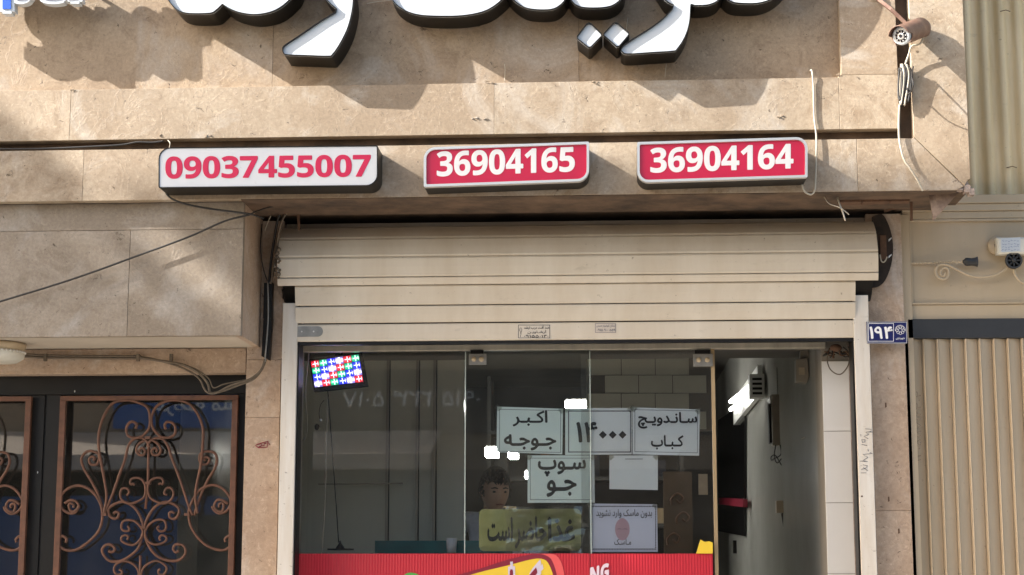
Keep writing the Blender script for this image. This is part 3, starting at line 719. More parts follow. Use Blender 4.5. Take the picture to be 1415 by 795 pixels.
# jamb tiles
xt0, xt1 = QX(1139.5, 640, .01), QX(1177, 640, .01)
jm = thing('tiled_jamb', 'narrow column of white wall tiles at the right of the doorway', 'tiled wall', ((xt0 + xt1) / 2, .01, .14))
zz = [.15, .55, .95, QZ(1095, .01, 1160), QZ(994, .01, 1160), QZ(893, .01, 1160), QZ(793, .01, 1160), QZ(695, .01, 1160), QZ(596, .01, 1160), QZ(499, .01, 1160)]
zz = sorted(set([z for z in zz if z > .1]))
zz = [z for i, z in enumerate(zz) if i == 0 or z - zz[i - 1] > .12]
for a, b in zip(zz[:-1], zz[1:]): MB().box(xt0, xt1, .01, .02, a + .0012, b - .0012, .001).build('tile', M['tile'], jm)
MB().box(xt0 + .001, QX(1184, 640, .01), .0202, .28, .15, QZ(472, .01)).build('jamb_core', M['grout'], jm)
pl = MB()
zc = .16
while zc < QZ(480, .0):
    s = random.uniform(.02, .06); pl.box(QX(1177.5, 640, .0) + random.uniform(0, .002), QX(1184, 640, .0), .0 + random.uniform(-.004, .006), .02, zc, zc + s); zc += s
pl.build('rough_plaster_edge', M['plaster'], jm)

# junction mess above the jamb
jb = thing('shutter_motor_wiring', 'bundle of dusty wires stuffed above the tiled jamb', 'wiring', Q(1155, 490, -.03))
for i in range(9):
    x = 1143 + i * 3.6; cable('wire', [(x, 482 + random.uniform(-4, 4), -.02 - .004 * i), (x + random.uniform(-6, 8), 489 + random.uniform(-3, 4), -.04), (x + random.uniform(-6, 8), 494 + random.uniform(-5, 1), -.03), (x + random.uniform(-8, 8), 486, -.02)], .0035, M['rust'] if i % 2 else M['rubber'], jb, 4, 5)
MB().ball(Q(1155, 481, -.03), (.028, .02, .018), 10, 8).build('dust_clump', M['rust'], jb)
cable('hanging_loop', [(1170, 474, -.05), (1174, 490, -.05), (1172, 505, -.05), (1164, 516, -.05), (1156, 517, -.05), (1147, 510, -.05), (1143, 498, -.05), (1144, 490, -.05)], .0028, M['greycable'], jb)

# ---- red banner along the bottom of the window
zb1 = QZ(765, -.02)
bn = thing('red_window_banner', 'red fluted banner with a yellow logo across the bottom of the window', 'banner', (QX(700, 795, -.03), -.03, .5))
def fluted(x0, x1, z0, z1, Y, pitch, amp):
    n = int((x1 - x0) / pitch * 4); vs = []; fs = []
    for i in range(n + 1):
        x = x0 + (x1 - x0) * i / n; y = Y + amp * math.sin(i * math.pi / 2)
        vs += [(x, y, z0), (x, y, z1), (x, Y + .006, z1), (x, Y + .006, z0)]
    for i in range(n):
        a, b = i * 4, i * 4 + 4; fs += [(a, b, b + 1, a + 1), (a + 1, b + 1, b + 2, a + 2), (a + 2, b + 2, b + 3, a + 3)]
    return MB().add(vs, fs, False)
xb0, xbm, xb1 = QX(413, 780, -.02), QX(815.5, 780, -.02), QX(985, 780, -.02)
fluted(xb0, xbm - .001, .6, zb1, -.024, .013, .0007).build('banner_panel', M['red'], bn)
fluted(xbm + .001, xb1, .6, zb1 - .001, -.022, .013, .0007).build('banner_panel', M['red'], bn)
def blob(name, pts, Y, m, parent): return quadpx(MB(), pts, Y - .0006, Y).build(name, m, parent)
YN = -.0262
q0 = blob('salmon_swoosh', sm([(748, 766), (765, 766), (774, 774), (779, 790), (781, 815), (770, 815), (769, 796), (763, 780), (752, 770)], 3), YN, M['salmon'], bn)
q1 = blob('maroon_outline', sm([(560, 812), (650, 790), (700, 774), (738, 766), (757, 769), (765, 780), (770, 800), (771, 830), (560, 830)], 3), YN - .0008, M['maroon'], bn)
q2 = blob('yellow_plaque', sm([(570, 822), (652, 794), (700, 782), (735, 773), (751, 773), (759, 781), (765, 800), (766, 835), (570, 835)], 3), YN - .0016, M['yellow'], bn)
text_px('lettering', shape('کتلت'), 655, 788, 748, 856, YN - .0026, M['lilac'], bn, .0006, .07, -.10)
text_px('lettering', shape('کتلت'), 662, 793, 742, 850, YN - .0034, M['maroon'], bn, .0006, .02, -.10)
blob('green_leaf', sm([(556, 797), (563, 792), (572, 792), (580, 797), (580, 812), (556, 812)], 3), YN - .0008, M['green'], bn)
text_px('lettering', bold('NG'), 816, 785, 841, 806, YN - .001, mat('pale_pink_print', (.78, .62, .70), .5), bn, .0006, .03, -.25)
o = MB(); quadpx(o, [(962, 765), (968, 746), (974, 749), (980, 748), (985, 750), (985, 765)], -.035, -.027); tag(o.build('crumpled_yellow_packet', M['yellow']), 'crumpled yellow packet on the banner edge at the door post', 'packet')

# ---- papers
def sheet(label, pts, Y, m, name='paper_notice'):
    o = thing(name, label, 'notice', Q(sum(p[0] for p in pts) / 4, max(p[1] for p in pts), Y), 'paper notices taped inside the shop glass')
    # slightly curled sheet
    N = 6; vs = []; fs = []
    for j in range(N + 1):
        for i in range(N + 1):
            u, v = i / N, j / N
            a = pts[0][0] * (1 - u) * (1 - v) + pts[1][0] * u * (1 - v) + pts[2][0] * u * v + pts[3][0] * (1 - u) * v
            b = pts[0][1] * (1 - u) * (1 - v) + pts[1][1] * u * (1 - v) + pts[2][1] * u * v + pts[3][1] * (1 - u) * v
            vs.append(Q(a, b, Y + .0012 * math.sin(4 * u + 3 * v) * (2 * v - .6) * .6))
    k = N + 1; n = len(vs); vs += [v + Vector((0, .0006, 0)) for v in vs]
    for j in range(N):
        for i in range(N):
            a = j * k + i; fs += [(a, a + 1, a + k + 1, a + k), (n + a, n + a + k, n + a + k + 1, n + a + 1)]
    MB().add(vs, fs, True).build('sheet', m, o)
    for ci in (0, 1):
        cx, cy2 = pts[ci]; sx = 1 if ci == 0 else -1
        quadpx(MB(), [(cx - 4 * sx, cy2 + 1), (cx + 1 * sx, cy2 - 4), (cx + 7 * sx, cy2 + 2), (cx + 2 * sx, cy2 + 7)], Y - .0012, Y - .0007).build('tape', M['film'], o)
    return o
YQ1 = .0125; T = YQ1 - .0006
P1 = sheet('white notice reading akbar jujeh, left of the top row', [(687, 562), (778, 565), (777, 628), (686, 625)], YQ1, M['paper'])
frame_px(690, 565.5, 775, 624, .6, T, 'border_line', M['inkgrey'], P1, .02)
text_px('lettering', shape('اکـبـر'), 709, 568, 756, 589, T, M['ink'], P1, .0008, .028)
text_px('lettering', shape('جـوجـه'), 697, 601, 768, 622, T, M['ink'], P1, .0008, .028)
P2 = sheet('white notice showing the price 14000, middle of the top row', [(781, 564), (873, 564), (873, 628), (781, 629)], YQ1 - .001, M['paper'])
frame_px(785, 567.5, 872, 625.5, 1.4, T - .001, 'border_line', M['inkgrey'], P2)
text_px('lettering', '۱۴', 797, 584, 825, 611, T - .001, M['ink'], P2, .0008, .02)
for k in range(3):
    cx = 833 + 13.6 * k; cy_ = 601
    quadpx(MB(), [(cx - 5.5, cy_), (cx, cy_ - 5.5), (cx + 5.5, cy_), (cx, cy_ + 5.5)], T - .0018, T - .001).build('zero_mark', M['ink'], P2)
P3 = sheet('white notice reading sandwich kabab, right of the top row', [(874, 563), (967, 566), (966, 630), (874, 628)], YQ1 - .002, M['paper'])
frame_px(877, 566, 964, 624.5, .6, T - .002, 'border_line', M['inkgrey'], P3, .02)
text_px('lettering', shape('سـانـدویـچ'), 882, 570, 963, 592, T - .002, M['ink'], P3, .0008, .028)
text_px('lettering', shape('کـبـاب'), 900, 602, 944, 621, T - .002, M['ink'], P3, .0008, .028)
P4 = sheet('white notice reading soup jo, hanging below the top row', [(729, 629.5), (821, 629.5), (822, 695), (729, 695)], YQ1, M['paper'])
frame_px(732.5, 633, 818, 691, .6, T, 'border_line', M['inkgrey'], P4)
text_px('lettering', shape('سـوپ'), 744, 636, 809, 658, T, M['ink'], P4, .0008, .028)
text_px('lettering', shape('جـو'), 756, 664, 796, 686, T, M['ink'], P4, .0008, .028)
P5 = sheet('small blank white paper below the sandwich notice', [(842, 629.5), (909, 629.5), (909, 677.5), (842, 676)], YQ1, M['paper'])
text_px('small_print', '-----------', 864, 634, 888, 635, T, M['inkgrey'], P5, .0005)
P6 = sheet('bluish notice about face masks beside the golden food ready plate', [(815, 696), (908, 697), (909, 763), (816, 763)], YQ1, M['paperblue'])
for xx0, yy0, xx1, yy1 in ((818, 700, 906, 700), (818, 759, 906, 759), (818, 700, 818, 759), (906, 700, 906, 759)):
    m_ = MB(); n = int(max(abs(xx1 - xx0), abs(yy1 - yy0)) / 2.2)
    for i in range(n + 1):
        a = xx0 + (xx1 - xx0) * i / n; b = yy0 + (yy1 - yy0) * i / n; quadpx(m_, [(a - .8, b - .8), (a + .8, b - .8), (a + .8, b + .8), (a - .8, b + .8)], T - .0005, T)
    m_.build('dotted_border', M['inkgrey'], P6)
text_px('lettering', shape('بدون ماسک وارد نشوید'), 824, 704, 901, 716, T, M['inkgrey'], P6, .0006, .012)
text_px('lettering', shape('مـاسـک'), 849, 745, 872, 753, T, M['ink'], P6, .0006, .008)
f_ = blob('face_print', sm([(852, 722), (860, 716), (868, 722), (870, 734), (866, 744), (860, 747), (854, 744), (850, 734)], 3, True), T - .0002, M['pinkpaper'], P6)
for a in (853.5, 861.5): cable('eye_mark', [(a, 732, T - .001), (a + 2.5, 730.6, T - .001), (a + 5, 732, T - .001)], .0011, M['ink'], f_, 3, 4)

# ---- golden plate in wrinkled plastic
gp = thing('food_ready_plate', 'golden plate reading food is ready wrapped in crinkled clear plastic', 'sign', Q(733, 762, .03))
quadpx(MB(), [(666, 704)] + [(797, 703), (801, 705), (803, 709)] + [(803, 754), (801, 759), (797, 761), (668, 762), (664, 760), (662, 756), (662, 708)], .035, .040).build('plate', M['gold'], gp)
text_px('lettering', shape('غذا'), 758, 716, 794, 747, .0345, M['ink'], gp, .001, .034)
text_px('lettering', shape('حاضر'), 712, 715, 755, 757, .0345, M['ink'], gp, .001, .034)
text_px('lettering', shape('است'), 674, 716, 708, 747, .0345, M['ink'], gp, .001, .034)
def film(px, N, Mv, Y, amp, seed):
    rnd = random.Random(seed); waves = [(rnd.uniform(-12, 12), rnd.uniform(-9, 9), rnd.uniform(0, 6.3), rnd.uniform(.3, 1)) for _ in range(9)]
    vs = []; fs = []
    for j in range(Mv + 1):
        for i in range(N + 1):
            u, v = i / N, j / Mv; h = sum(w_ * abs(math.sin(a * u + b * v + c)) for a, b, c, w_ in waves) / 5
            vs.append(Q(px[0] + (px[2] - px[0]) * u + 2 * math.sin(9 * v + seed), px[1] + (px[3] - px[1]) * v + 1.5 * math.sin(7 * u), Y - amp * h + amp * .4))
    k = N + 1
    for j in range(Mv):
        for i in range(N): a = j * k + i; fs.append((a, a + 1, a + k + 1, a + k))
    return MB().add(vs, fs, True)
film((700, 699, 806, 764), 26, 15, .022, .019, 3).build('plastic_film', M['film'], gp)
film((664, 703, 745, 764), 18, 13, .028, .012, 8).build('plastic_film', M['film'], gp)

# ---- LED panel
ledY = .06
lp_c = Q(467, 514, ledY)
led = thing('led_flasher_panel', 'small tilted panel of red green blue and white lights inside the glass', 'LED panel', lp_c + Vector((0, 0, -.1)))
cn = [(427, 497), (500, 486), (508, 534), (434, 542)]
quadpx(MB(), cn, ledY, ledY + .03, .002).build('panel_case', M['black'], led)
boxpx(MB(), 463, 484, 473, 493, ledY - .004, ledY + .02).build('mounting_clip', M['black'], led)
cols = [emis('led_red', (1, .06, .09), .32), emis('led_green', (.05, .9, .40), .26), emis('led_blue', (.05, .10, 1), .34), emis('led_white', (.8, .8, 1), .5)]
cold = [emis('led_dim_red', (1, .02, .05), .10), emis('led_dim_green', (.02, .6, .35), .06), emis('led_dim_blue', (.01, .02, 1), .16), emis('led_dim_white', (.4, .35, 1), .16)]
def lq(u, v):
    x = cn[0][0] * (1 - u) * (1 - v) + cn[1][0] * u * (1 - v) + cn[2][0] * u * v + cn[3][0] * (1 - u) * v
    y = cn[0][1] * (1 - u) * (1 - v) + cn[1][1] * u * (1 - v) + cn[2][1] * u * v + cn[3][1] * (1 - u) * v
    return x, y
cores = MB()
for r in range(4):
    for c in range(6):
        u0, u1, v0, v1 = .03 + .152 * c, .03 + .152 * c + .14, .07 + .2 * r, .07 + .2 * r + .18
        m_ = MB()
        um = (u0 + u1) / 2; vm = (v0 + v1) / 2
        for (a, b, e, d) in ((u0, vm - .035, u1, vm + .035), (um - .02, v0, um + .02, v1), (u0 + .01, v0 + .03, u0 + .035, v1 - .02)):
            quadpx(m_, [lq(a, b), lq(e, b), lq(e, d), lq(a, d)], ledY - .003 - .0003 * len(m_.v) / 8, ledY - .0002)
        for (a, b, e, d) in ((um - .006, v0 + .01, um + .006, v1 - .01), (u0 + .02, vm - .009, u1 - .02, vm + .009), (u1 - .022, v0 + .03, u1 - .014, v1 - .04)):
            quadpx(cores, [lq(a, b), lq(e, b), lq(e, d), lq(a, d)], ledY - .006, ledY - .005)
        cell = m_.build('led_cell', cols[(c + r) % 4], led)
        quadpx(MB(), [lq(u0 - .004, v0 - .008), lq(u1 + .004, v0 - .008), lq(u1 + .004, v1 + .008), lq(u0 - .004, v1 + .008)], ledY - .0012, ledY - .0001).build('glow', cold[(c + r) % 4], cell)
tag(cores.build('diode_glints', emis('led_core', (.9, .9, 1), .6), led), kind='stuff')
rod = thing('magnet_base_antenna', 'thin black rod standing on a square base behind the left glass', 'antenna', Q(470, 760, .10))
MB().tube(catmull([Q(453, 541, .08), Q(459, 620, .09), Q(464, 690, .10), Q(468, 750, .10)], 4), [.0026] * 13, 6).build('rod', M['black'], rod)
b0 = Q(470, 757, .12)
m_ = MB(); m_.add([b0 + Vector((-.055, -.03, -.012)), b0 + Vector((.035, -.04, -.012)), b0 + Vector((.06, .03, -.012)), b0 + Vector((-.02, .045, -.012)),
                   b0 + Vector((-.055, -.03, -.004)), b0 + Vector((.035, -.04, -.004)), b0 + Vector((.06, .03, -.004)), b0 + Vector((-.02, .045, -.004))],
                  [(0, 3, 2, 1), (4, 5, 6, 7), (0, 1, 5, 4), (1, 2, 6, 5), (2, 3, 7, 6), (3, 0, 4, 7)]); m_.build('base_plate', M['rubber'], rod)
MB().lathe([(.022, -.004), (.018, .004), (.006, .02), (.003, .032), (0, .033)], b0, (0, 0, 1), 12).build('rod_socket', M['rubber'], rod)
tag(cable('window_cable', [(428, 476, .03), (425, 505, .03), (422, 540, .03), (424, 580, .03), (423, 602, .03), (414, 614, .03)], .003, M['whitecable']), 'white cable curving down the left edge of the shop glass', 'cable')
tag(cable('window_cable', [(454, 545, .09), (451, 600, .09), (450, 660, .09), (447, 730, .09), (443, 775, .09)], .0034, M['whitecable']), 'pale cable hanging straight down beside the thin black rod', 'cable')
hk = thing('hanging_key_hook', 'little dark clip dangling on a wire below the LED panel', 'clip', Q(440, 600, .05))
cable('wire', [(448, 553, .05), (443, 560, .05), (441, 572, .05), (443, 583, .05)], .0015, M['rubber'], hk)
MB().ball(Q(438, 590, .05), (.012, .008, .016), 8, 6).build('clip_body', M['black'], hk)
MB().ball(Q(443, 581, .05), (.008, .004, .008), 8, 6).build('clip_shine', M['silver'], hk)

# ================================================================ interior
FZ = .45
xi0, xi1 = QX(409, 640, .1), QX(1141, 640, .05)
struct('floor', MB().box(xi0 - .5, xi1, .30, 8.6, FZ - .1, FZ), M['paving'])
struct('wall', MB().box(xi1, xi1 + .1, .28, 8.6, FZ, 3.9), M['intwall'])
struct('wall', MB().box(xi0 - .6, xi0 - .5, .28, 8.6, FZ, 3.9), M['intwall'])
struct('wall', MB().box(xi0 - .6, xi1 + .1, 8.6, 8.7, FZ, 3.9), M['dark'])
struct('ceiling', MB().box(xi0 - .6, xi1 + .1, .9, 8.6, 3.35, 3.45), M['ceil'])
struct('ceiling', MB().box(xi0 - .6, xi1 + .0, .28, .9, zt1 + .03, zt1 + .12), M['ceil'])
struct('ceiling', MB().box(xi0 - .6, xi1 + .1, .88, .9, zt1 + .121, 3.5), M['ceil'])
# wall tiles of the back, seen between glass edge and post (brick bond)
m_ = thing('back_tile_panel', 'dim grey tiled panel high up behind the middle of the glass', 'tiled wall', (QX(880, 520, 3.0), 3.0, 2.2))
for r in range(4):
    for c in range(4):
        x = 812 + 47 * c + (24 if r % 2 else 0); y = 494 + 25 * r
        if x + 46 > 990: continue
        boxpx(MB(), x, y, x + 46, y + 24, 3.0, 3.02).build('tile', M['partition'], m_)
boxpx(MB(), 810, 490, 984, 596, 3.021, 3.05).build('panel_back', M['grout'], m_)
# left partition boards with upright metal strips
pt = thing('partition_wall', 'greenish grey board partition with upright strips behind the left glass', 'partition', (QX(520, 790, 1.3), 1.3, FZ))
YPT = 1.3
edges = [395, 536, 577, 601, 642]
for a, b in zip(edges[:-1], edges[1:]):
    MB().box(QX(a, 640, YPT) + .003, QX(b, 640, YPT) - .003, YPT, YPT + .03, FZ, 3.3).build('board', M['partition'], pt)
for a in (536, 577, 601):
    MB().box(QX(a - 2.5, 640, YPT) , QX(a + 1, 640, YPT), YPT - .02, YPT - .001, FZ, 3.3).build('metal_strip', M['alu'], pt)
    MB().box(QX(a + 1.2, 640, YPT) , QX(a + 2.6, 640, YPT), YPT - .012, YPT - .001, FZ, 3.3).build('shadow_strip', M['black'], pt)
cable('wall_rod', [(440, 669, 1.24), (500, 669, 1.24), (557, 668, 1.24)], .004, M['alu'], pt, 1)
# counter, cup
ct = thing('serving_counter', 'teal covered serving counter low behind the glass', 'counter', (QX(600, 790, .9), .9, FZ))
zc_ = QZ(747, .55)
MB().box(QX(520, 750, .6), QX(700, 750, .6), .55, 1.1, zc_ - .06, zc_).build('counter_top', M['teal'], ct)
MB().box(QX(524, 750, .6), QX(696, 750, .6), .60, 1.08, FZ, zc_ - .061).build('counter_body', M['teal'], ct)
cu = thing('cup', 'white cup standing on the teal counter', 'cup', Q(624, 762, .5))
MB().lathe([(0, 0), (.022, 0), (.027, .07), (.025, .07), (.02, .004)], Q(624, 764, .5), (0, 0, 1), 16).build('cup_body', M['whiteface'], cu)
# dark shelving and shapes in the back
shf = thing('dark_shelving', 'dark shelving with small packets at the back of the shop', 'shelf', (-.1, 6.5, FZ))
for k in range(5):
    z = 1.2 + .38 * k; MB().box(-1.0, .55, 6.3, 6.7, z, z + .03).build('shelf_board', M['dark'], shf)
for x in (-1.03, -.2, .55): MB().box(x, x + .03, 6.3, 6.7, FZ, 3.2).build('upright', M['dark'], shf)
rnd = random.Random(4); pc = [M['rust'], M['dark'], M['rust'], M['trouser'], M['dark'], M['post'], M['teal'], M['trouser']]
for k in range(4):
    x = -.95; cnt = -1
    while x < .45:
        w_ = rnd.uniform(.07, .16); h = rnd.uniform(.1, .24); z = 1.232 + .38 * k
        if rnd.random() < .6:
            mm_ = rnd.choice(pc); cnt += 1
            tag(MB().box(x, x + w_, 6.36, 6.5, z, z + h).build('packet', mm_), '%s packet on the %s shelf at the back, %s from the left' % (mm_.name.split('_')[0], ['lowest', 'second', 'third', 'top'][k], ['first', 'second', 'third', 'fourth', 'fifth', 'sixth', 'seventh', 'eighth', 'ninth'][cnt]), 'packet', 'packets on the back shelving')
        x += w_ + rnd.uniform(.02, .2)
# wooden door panel to the right of the back
dp = thing('wooden_inner_door', 'brown inner door with curly carving behind the right glass', 'door', (QX(930, 790, 4.5), 4.5, FZ))
bd = boxpx(MB(), 918, 652, 958, 900, 4.5, 4.54).build('door_leaf', mat('dark_wood', (.10, .065, .04), .5, var=.3, vscale=8), dp)
for (a, b) in ((936, 690), (944, 716), (931, 745)):
    cable('carved_scroll', [(a - 8, b + 8, 4.49), (a - 9, b, 4.49), (a, b - 8, 4.49), (a + 8, b - 2, 4.49), (a + 4, b + 5, 4.49), (a - 1, b + 1, 4.49)], .007, M['rust'], bd, 4)
# lamps
def fixture(label, x0, y0, x1, y1, Y):
    t = thing('ceiling_light', label, 'light', Q((x0 + x1) / 2, y0, Y), 'lit fluorescent lights inside the shop')
    boxpx(MB(), x0, y0, x1, y1, Y, Y + .25).build('lit_diffuser', M['tube'], t)
    boxpx(MB(), x0 + 1, y0 - 3, x1 - 1, y0 - .4, Y + .01, Y + .24).build('lamp_body', M['grey'], t)
fixture('wide bright light just above the price notice', 781, 554, 814, 563.5, 4.6)
fixture('lit lamp beside the left edge of the akbar notice', 670, 619, 686, 630, 4.2)
fixture('small lit lamp under the lower edge of the akbar notice', 702, 625, 714, 632, 4.5)
fixture('tiny lit lamp left of the soup notice', 725, 652, 730, 660, 4.5)
fx = thing('tube_lamp', 'lit double tube lamp high on the wall inside the doorway', 'light', (xi1 - .12, 4.5, 2.8), 'lit fluorescent lights inside the shop')
def P_(x, y): return Q(x, y, 0)
def on_wall(x, y, off=.0):       # point of the right wall (plane X = xi1 - off) at a photo pixel
    d = CM @ Vector(((x - 707.5) / F, -(y - 397.5) / F, -1)); return CAM + d * ((xi1 - off - CAM.x) / d.x)
a = on_wall(1042, 536, .07); b = on_wall(1009, 561, .07)
for dz in (-.03, .03):
    for u0, u1 in ((.04, .50), (.60, .98)): MB().tube([a.lerp(b, u0) + Vector((0, 0, dz)), a.lerp(b, u1) + Vector((0, 0, dz))], .015, 8).build('lit_tube', M['walltube'], fx)
mm = MB(); mm.box(a.x + .025, a.x + .055, a.y, b.y + .05, min(a.z, b.z) - .045, max(a.z, b.z) + .045).build('backing', M['fluor'], fx)
mm = MB(); mm.box(a.x - .035, a.x + .055, a.y - .12, a.y - .001, a.z - .075, a.z + .075).build('end_cap', M['fluor'], fx)
for k in range(4): MB().box(a.x - .02, a.x + .04, a.y - .123, a.y - .1205, a.z - .055 + .03 * k, a.z - .04 + .03 * k).build('vent_slot', M['black'], fx)
# black glass panel on the right wall
def wallquad(name, pts, off, m, parent=None, th=.012):
    A = [on_wall(*p, off) for p in pts]; B = [v + Vector((th, 0, 0)) for v in A]; n = len(A)
    return MB().add(A + B, [tuple(range(n)), tuple(range(n, 2 * n))[::-1]] + [(i, n + i, n + (i + 1) % n, (i + 1) % n) for i in range(n)]).build(name, m, parent)
bp = wallquad('black_glass_panel', [(1028.5, 556), (992, 581), (992, 734), (1028.5, 741)], .02, M['blackglass']); tag(bp, 'tall black glossy panel on the wall deep inside the doorway', 'panel')
tag(wallquad('red_tray', [(1027, 690), (993, 688), (993, 697), (1027, 701)], .06, M['maroon'], th=.03), 'red strip put in as the reflection on the black glossy panel', 'reflection')  # maroon slab stands in for a red reflection in the panel
# boxes on the right wall
def wallbox(name, x0, y0, x1, y1, off, th, m, parent):
    a = on_wall(x1, (y0 + y1) / 2, off); b = on_wall(x0, (y0 + y1) / 2, off); zt_ = on_wall(x1, y0, off).z; zb_ = on_wall(x1, y1, off).z
    return MB().box(a.x, a.x + th, a.y, b.y, zb_, zt_, .002).build(name, m, parent)
def facebox(name, x0, y0, x1, y1, Y, dep, m, parent): return boxpx(MB(), x0, y0, x1, y1, Y, Y + dep, .002).build(name, m, parent)
ic = thing('wall_intercom_box', 'beige slim control box with tangled wires on the inner wall', 'control box', Q(1076, 615, 2.2))
facebox('box_case', 1067, 545, 1087, 615, 2.2, .10, M['boxgrey'], ic)
facebox('side_panel', 1063, 558, 1066.6, 612, 2.24, .08, M['black'], ic)
boxpx(MB(), 1074, 508, 1076.5, 545, 2.26, 2.28).build('conduit', M['black'], ic)
for pts in ([(1092, 505, 2.0), (1090, 530, 2.1), (1094, 548, 2.1), (1089, 580, 2.1), (1086, 610, 2.1)], [(1100, 515, 2.0), (1102, 530, 2.0), (1096, 545, 2.1), (1094, 590, 2.1), (1086, 612, 2.1)],
            [(1072, 615, 2.15), (1070, 630, 2.15), (1074, 640, 2.15), (1081, 632, 2.15)], [(1078, 615, 2.15), (1079, 628, 2.15), (1070, 634, 2.15), (1066, 636, 2.15), (1066, 631, 2.15), (1072, 630, 2.15), (1082, 646, 2.15), (1090, 647, 2.15), (1088, 630, 2.15), (1085, 615, 2.15)]):
    cable('wire', pts, .003, M['rubber'], ic)
cable('wire', [(1084, 616, 2.15), (1085, 650, 2.15), (1085, 680, 2.15), (1086, 693, 2.15)], .0035, M['greycable'], ic)
jx = thing('junction_box', 'square cream junction box feeding the thick black pipe inside', 'junction box', Q(1081, 708, 2.15))
facebox('box_case', 1073, 692, 1088, 708.5, 2.1, .06, M['lampbeige'], jx)
facebox('flat_plate', 1088.5, 692, 1103, 708.5, 2.13, .03, M['boxgrey'], jx)
tag(MB().tube(catmull([Q(1082, 709, 2.14), Q(1085.5, 730, 2.14), Q(1087.5, 760, 2.14), Q(1088, 900, 2.14)], 5), .014, 8).build('black_pipe', M['rubber']), 'thick black pipe running down the inner wall', 'pipe')
tb = thing('door_closer_box', 'dusty cream box hanging near the top of the doorway', 'box', Q(1108, 528, .6))
quadpx(MB(), [(1100, 497), (1116, 494), (1118, 520), (1115, 529), (1100, 527)], .6, .68, .003).build('box_case', M['boxgrey'], tb)
boxpx(MB(), 1104, 508, 1112, 518, .596, .6).build('label_plate', M['lampbeige'], tb)
quadpx(MB(), [(1106, 484), (1116, 484), (1118, 495), (1106, 496)], .62, .68).build('mounting_arm', M['boxgrey'], tb)
tag(cable('strip_hinge', [(1107, 607, .9), (1118, 602, .9), (1129, 598.5, .9)], .003, M['whitecable']), 'thin shiny rod across the inner doorway wall', 'rod')
tag(MB().prism([(Q(a, b, .4).x, Q(a, b, .4).z) for a, b in ((1129, 597), (1132, 597), (1134, 620), (1132, 620))], .4, .42).build('latch_bar', M['rust']), 'short rusty latch beside the tiled jamb', 'latch')
sw2 = tag(facebox('light_switch', 1013, 747, 1018, 765, 4.0, .02, M['black'], None), 'small dark switch low on the wall inside the doorway', 'switch')
nt_ = tag(facebox('hanging_tag', 965, 655, 978, 684, .9, .004, M['lampbeige'], None), 'narrow yellowed card hanging beside the tan door post', 'card')

# ---- person behind the glass
pe = thing('person', 'person in a grey shirt looking out from behind the golden plate', 'person', (QX(683, 700, 1.35), 1.35, FZ))
px0 = Q(684, 680, 1.35)      # face centre
def skin_body(name, joints, edges, m, parent, lvl=2):
    me = bpy.data.meshes.new(name); me.from_pydata([j[0] for j in joints], edges, [])
    o = bpy.data.objects.new(name, me); COL.objects.link(o); md = o.modifiers.new('skin', 'SKIN'); 
    for i, j in enumerate(joints): me.skin_vertices[0].data[i].radius = j[1] if isinstance(j[1], tuple) else (j[1], j[1])
    me.skin_vertices[0].data[0].use_root = True
    o.modifiers.new('sub', 'SUBSURF').levels = lvl; o.modifiers['sub'].render_levels = lvl
    dg = bpy.context.evaluated_depsgraph_get(); dg.update(); m2 = bpy.data.meshes.new_from_object(o.evaluated_get(dg)); m2.name = name
    bpy.data.objects.remove(o); o = bpy.data.objects.new(name, m2); COL.objects.link(o); m2.materials.clear(); m2.materials.append(m)
    m2.polygons.foreach_set('use_smooth', [True] * len(m2.polygons)); o.parent = parent; o.location = -wloc(parent); return o
hx, hy, hz = px0.x, 1.35, px0.z
V = lambda x, y, z: (hx + x, hy + y, hz + z)
# body z reference: face centre; total height about 1.75 above raised floor
fl = FZ - hz
J_ = [(V(0, .10, -.70), (.15, .12)), (V(0, .10, -.45), (.155, .115)), (V(0, .08, -.20), (.155, .105)), (V(0, .05, -.12), (.07, .07)), (V(0, .03, -.08), (.055, .055)),
      (V(-.19, .09, -.14), .066), (V(-.26, .02, -.42), .048), (V(-.20, -.14, -.64), .040), (V(.19, .09, -.14), .066), (V(.26, .02, -.42), .048), (V(.16, -.16, -.62), .040)]
body = skin_body('shirt', J_, [(0, 1), (1, 2), (2, 3), (3, 4), (2, 5), (5, 6), (6, 7), (2, 8), (8, 9), (9, 10)], M['shirt'], pe)
J_ = [(V(0, .09, -.72), (.15, .12)), (V(-.09, .03, -.86), .085), (V(-.10, .02, (-.86 + fl) / 2 - .05), .06), (V(-.10, .04, fl + .09), .04), (V(-.10, -.09, fl + .04), .035),
      (V(.09, .03, -.86), .085), (V(.10, .02, (-.86 + fl) / 2 - .05), .06), (V(.10, .04, fl + .09), .04), (V(.10, -.09, fl + .04), .035)]
skin_body('trousers', J_, [(0, 1), (1, 2), (2, 3), (3, 4), (0, 5), (5, 6), (6, 7), (7, 8)], M['trouser'], pe)
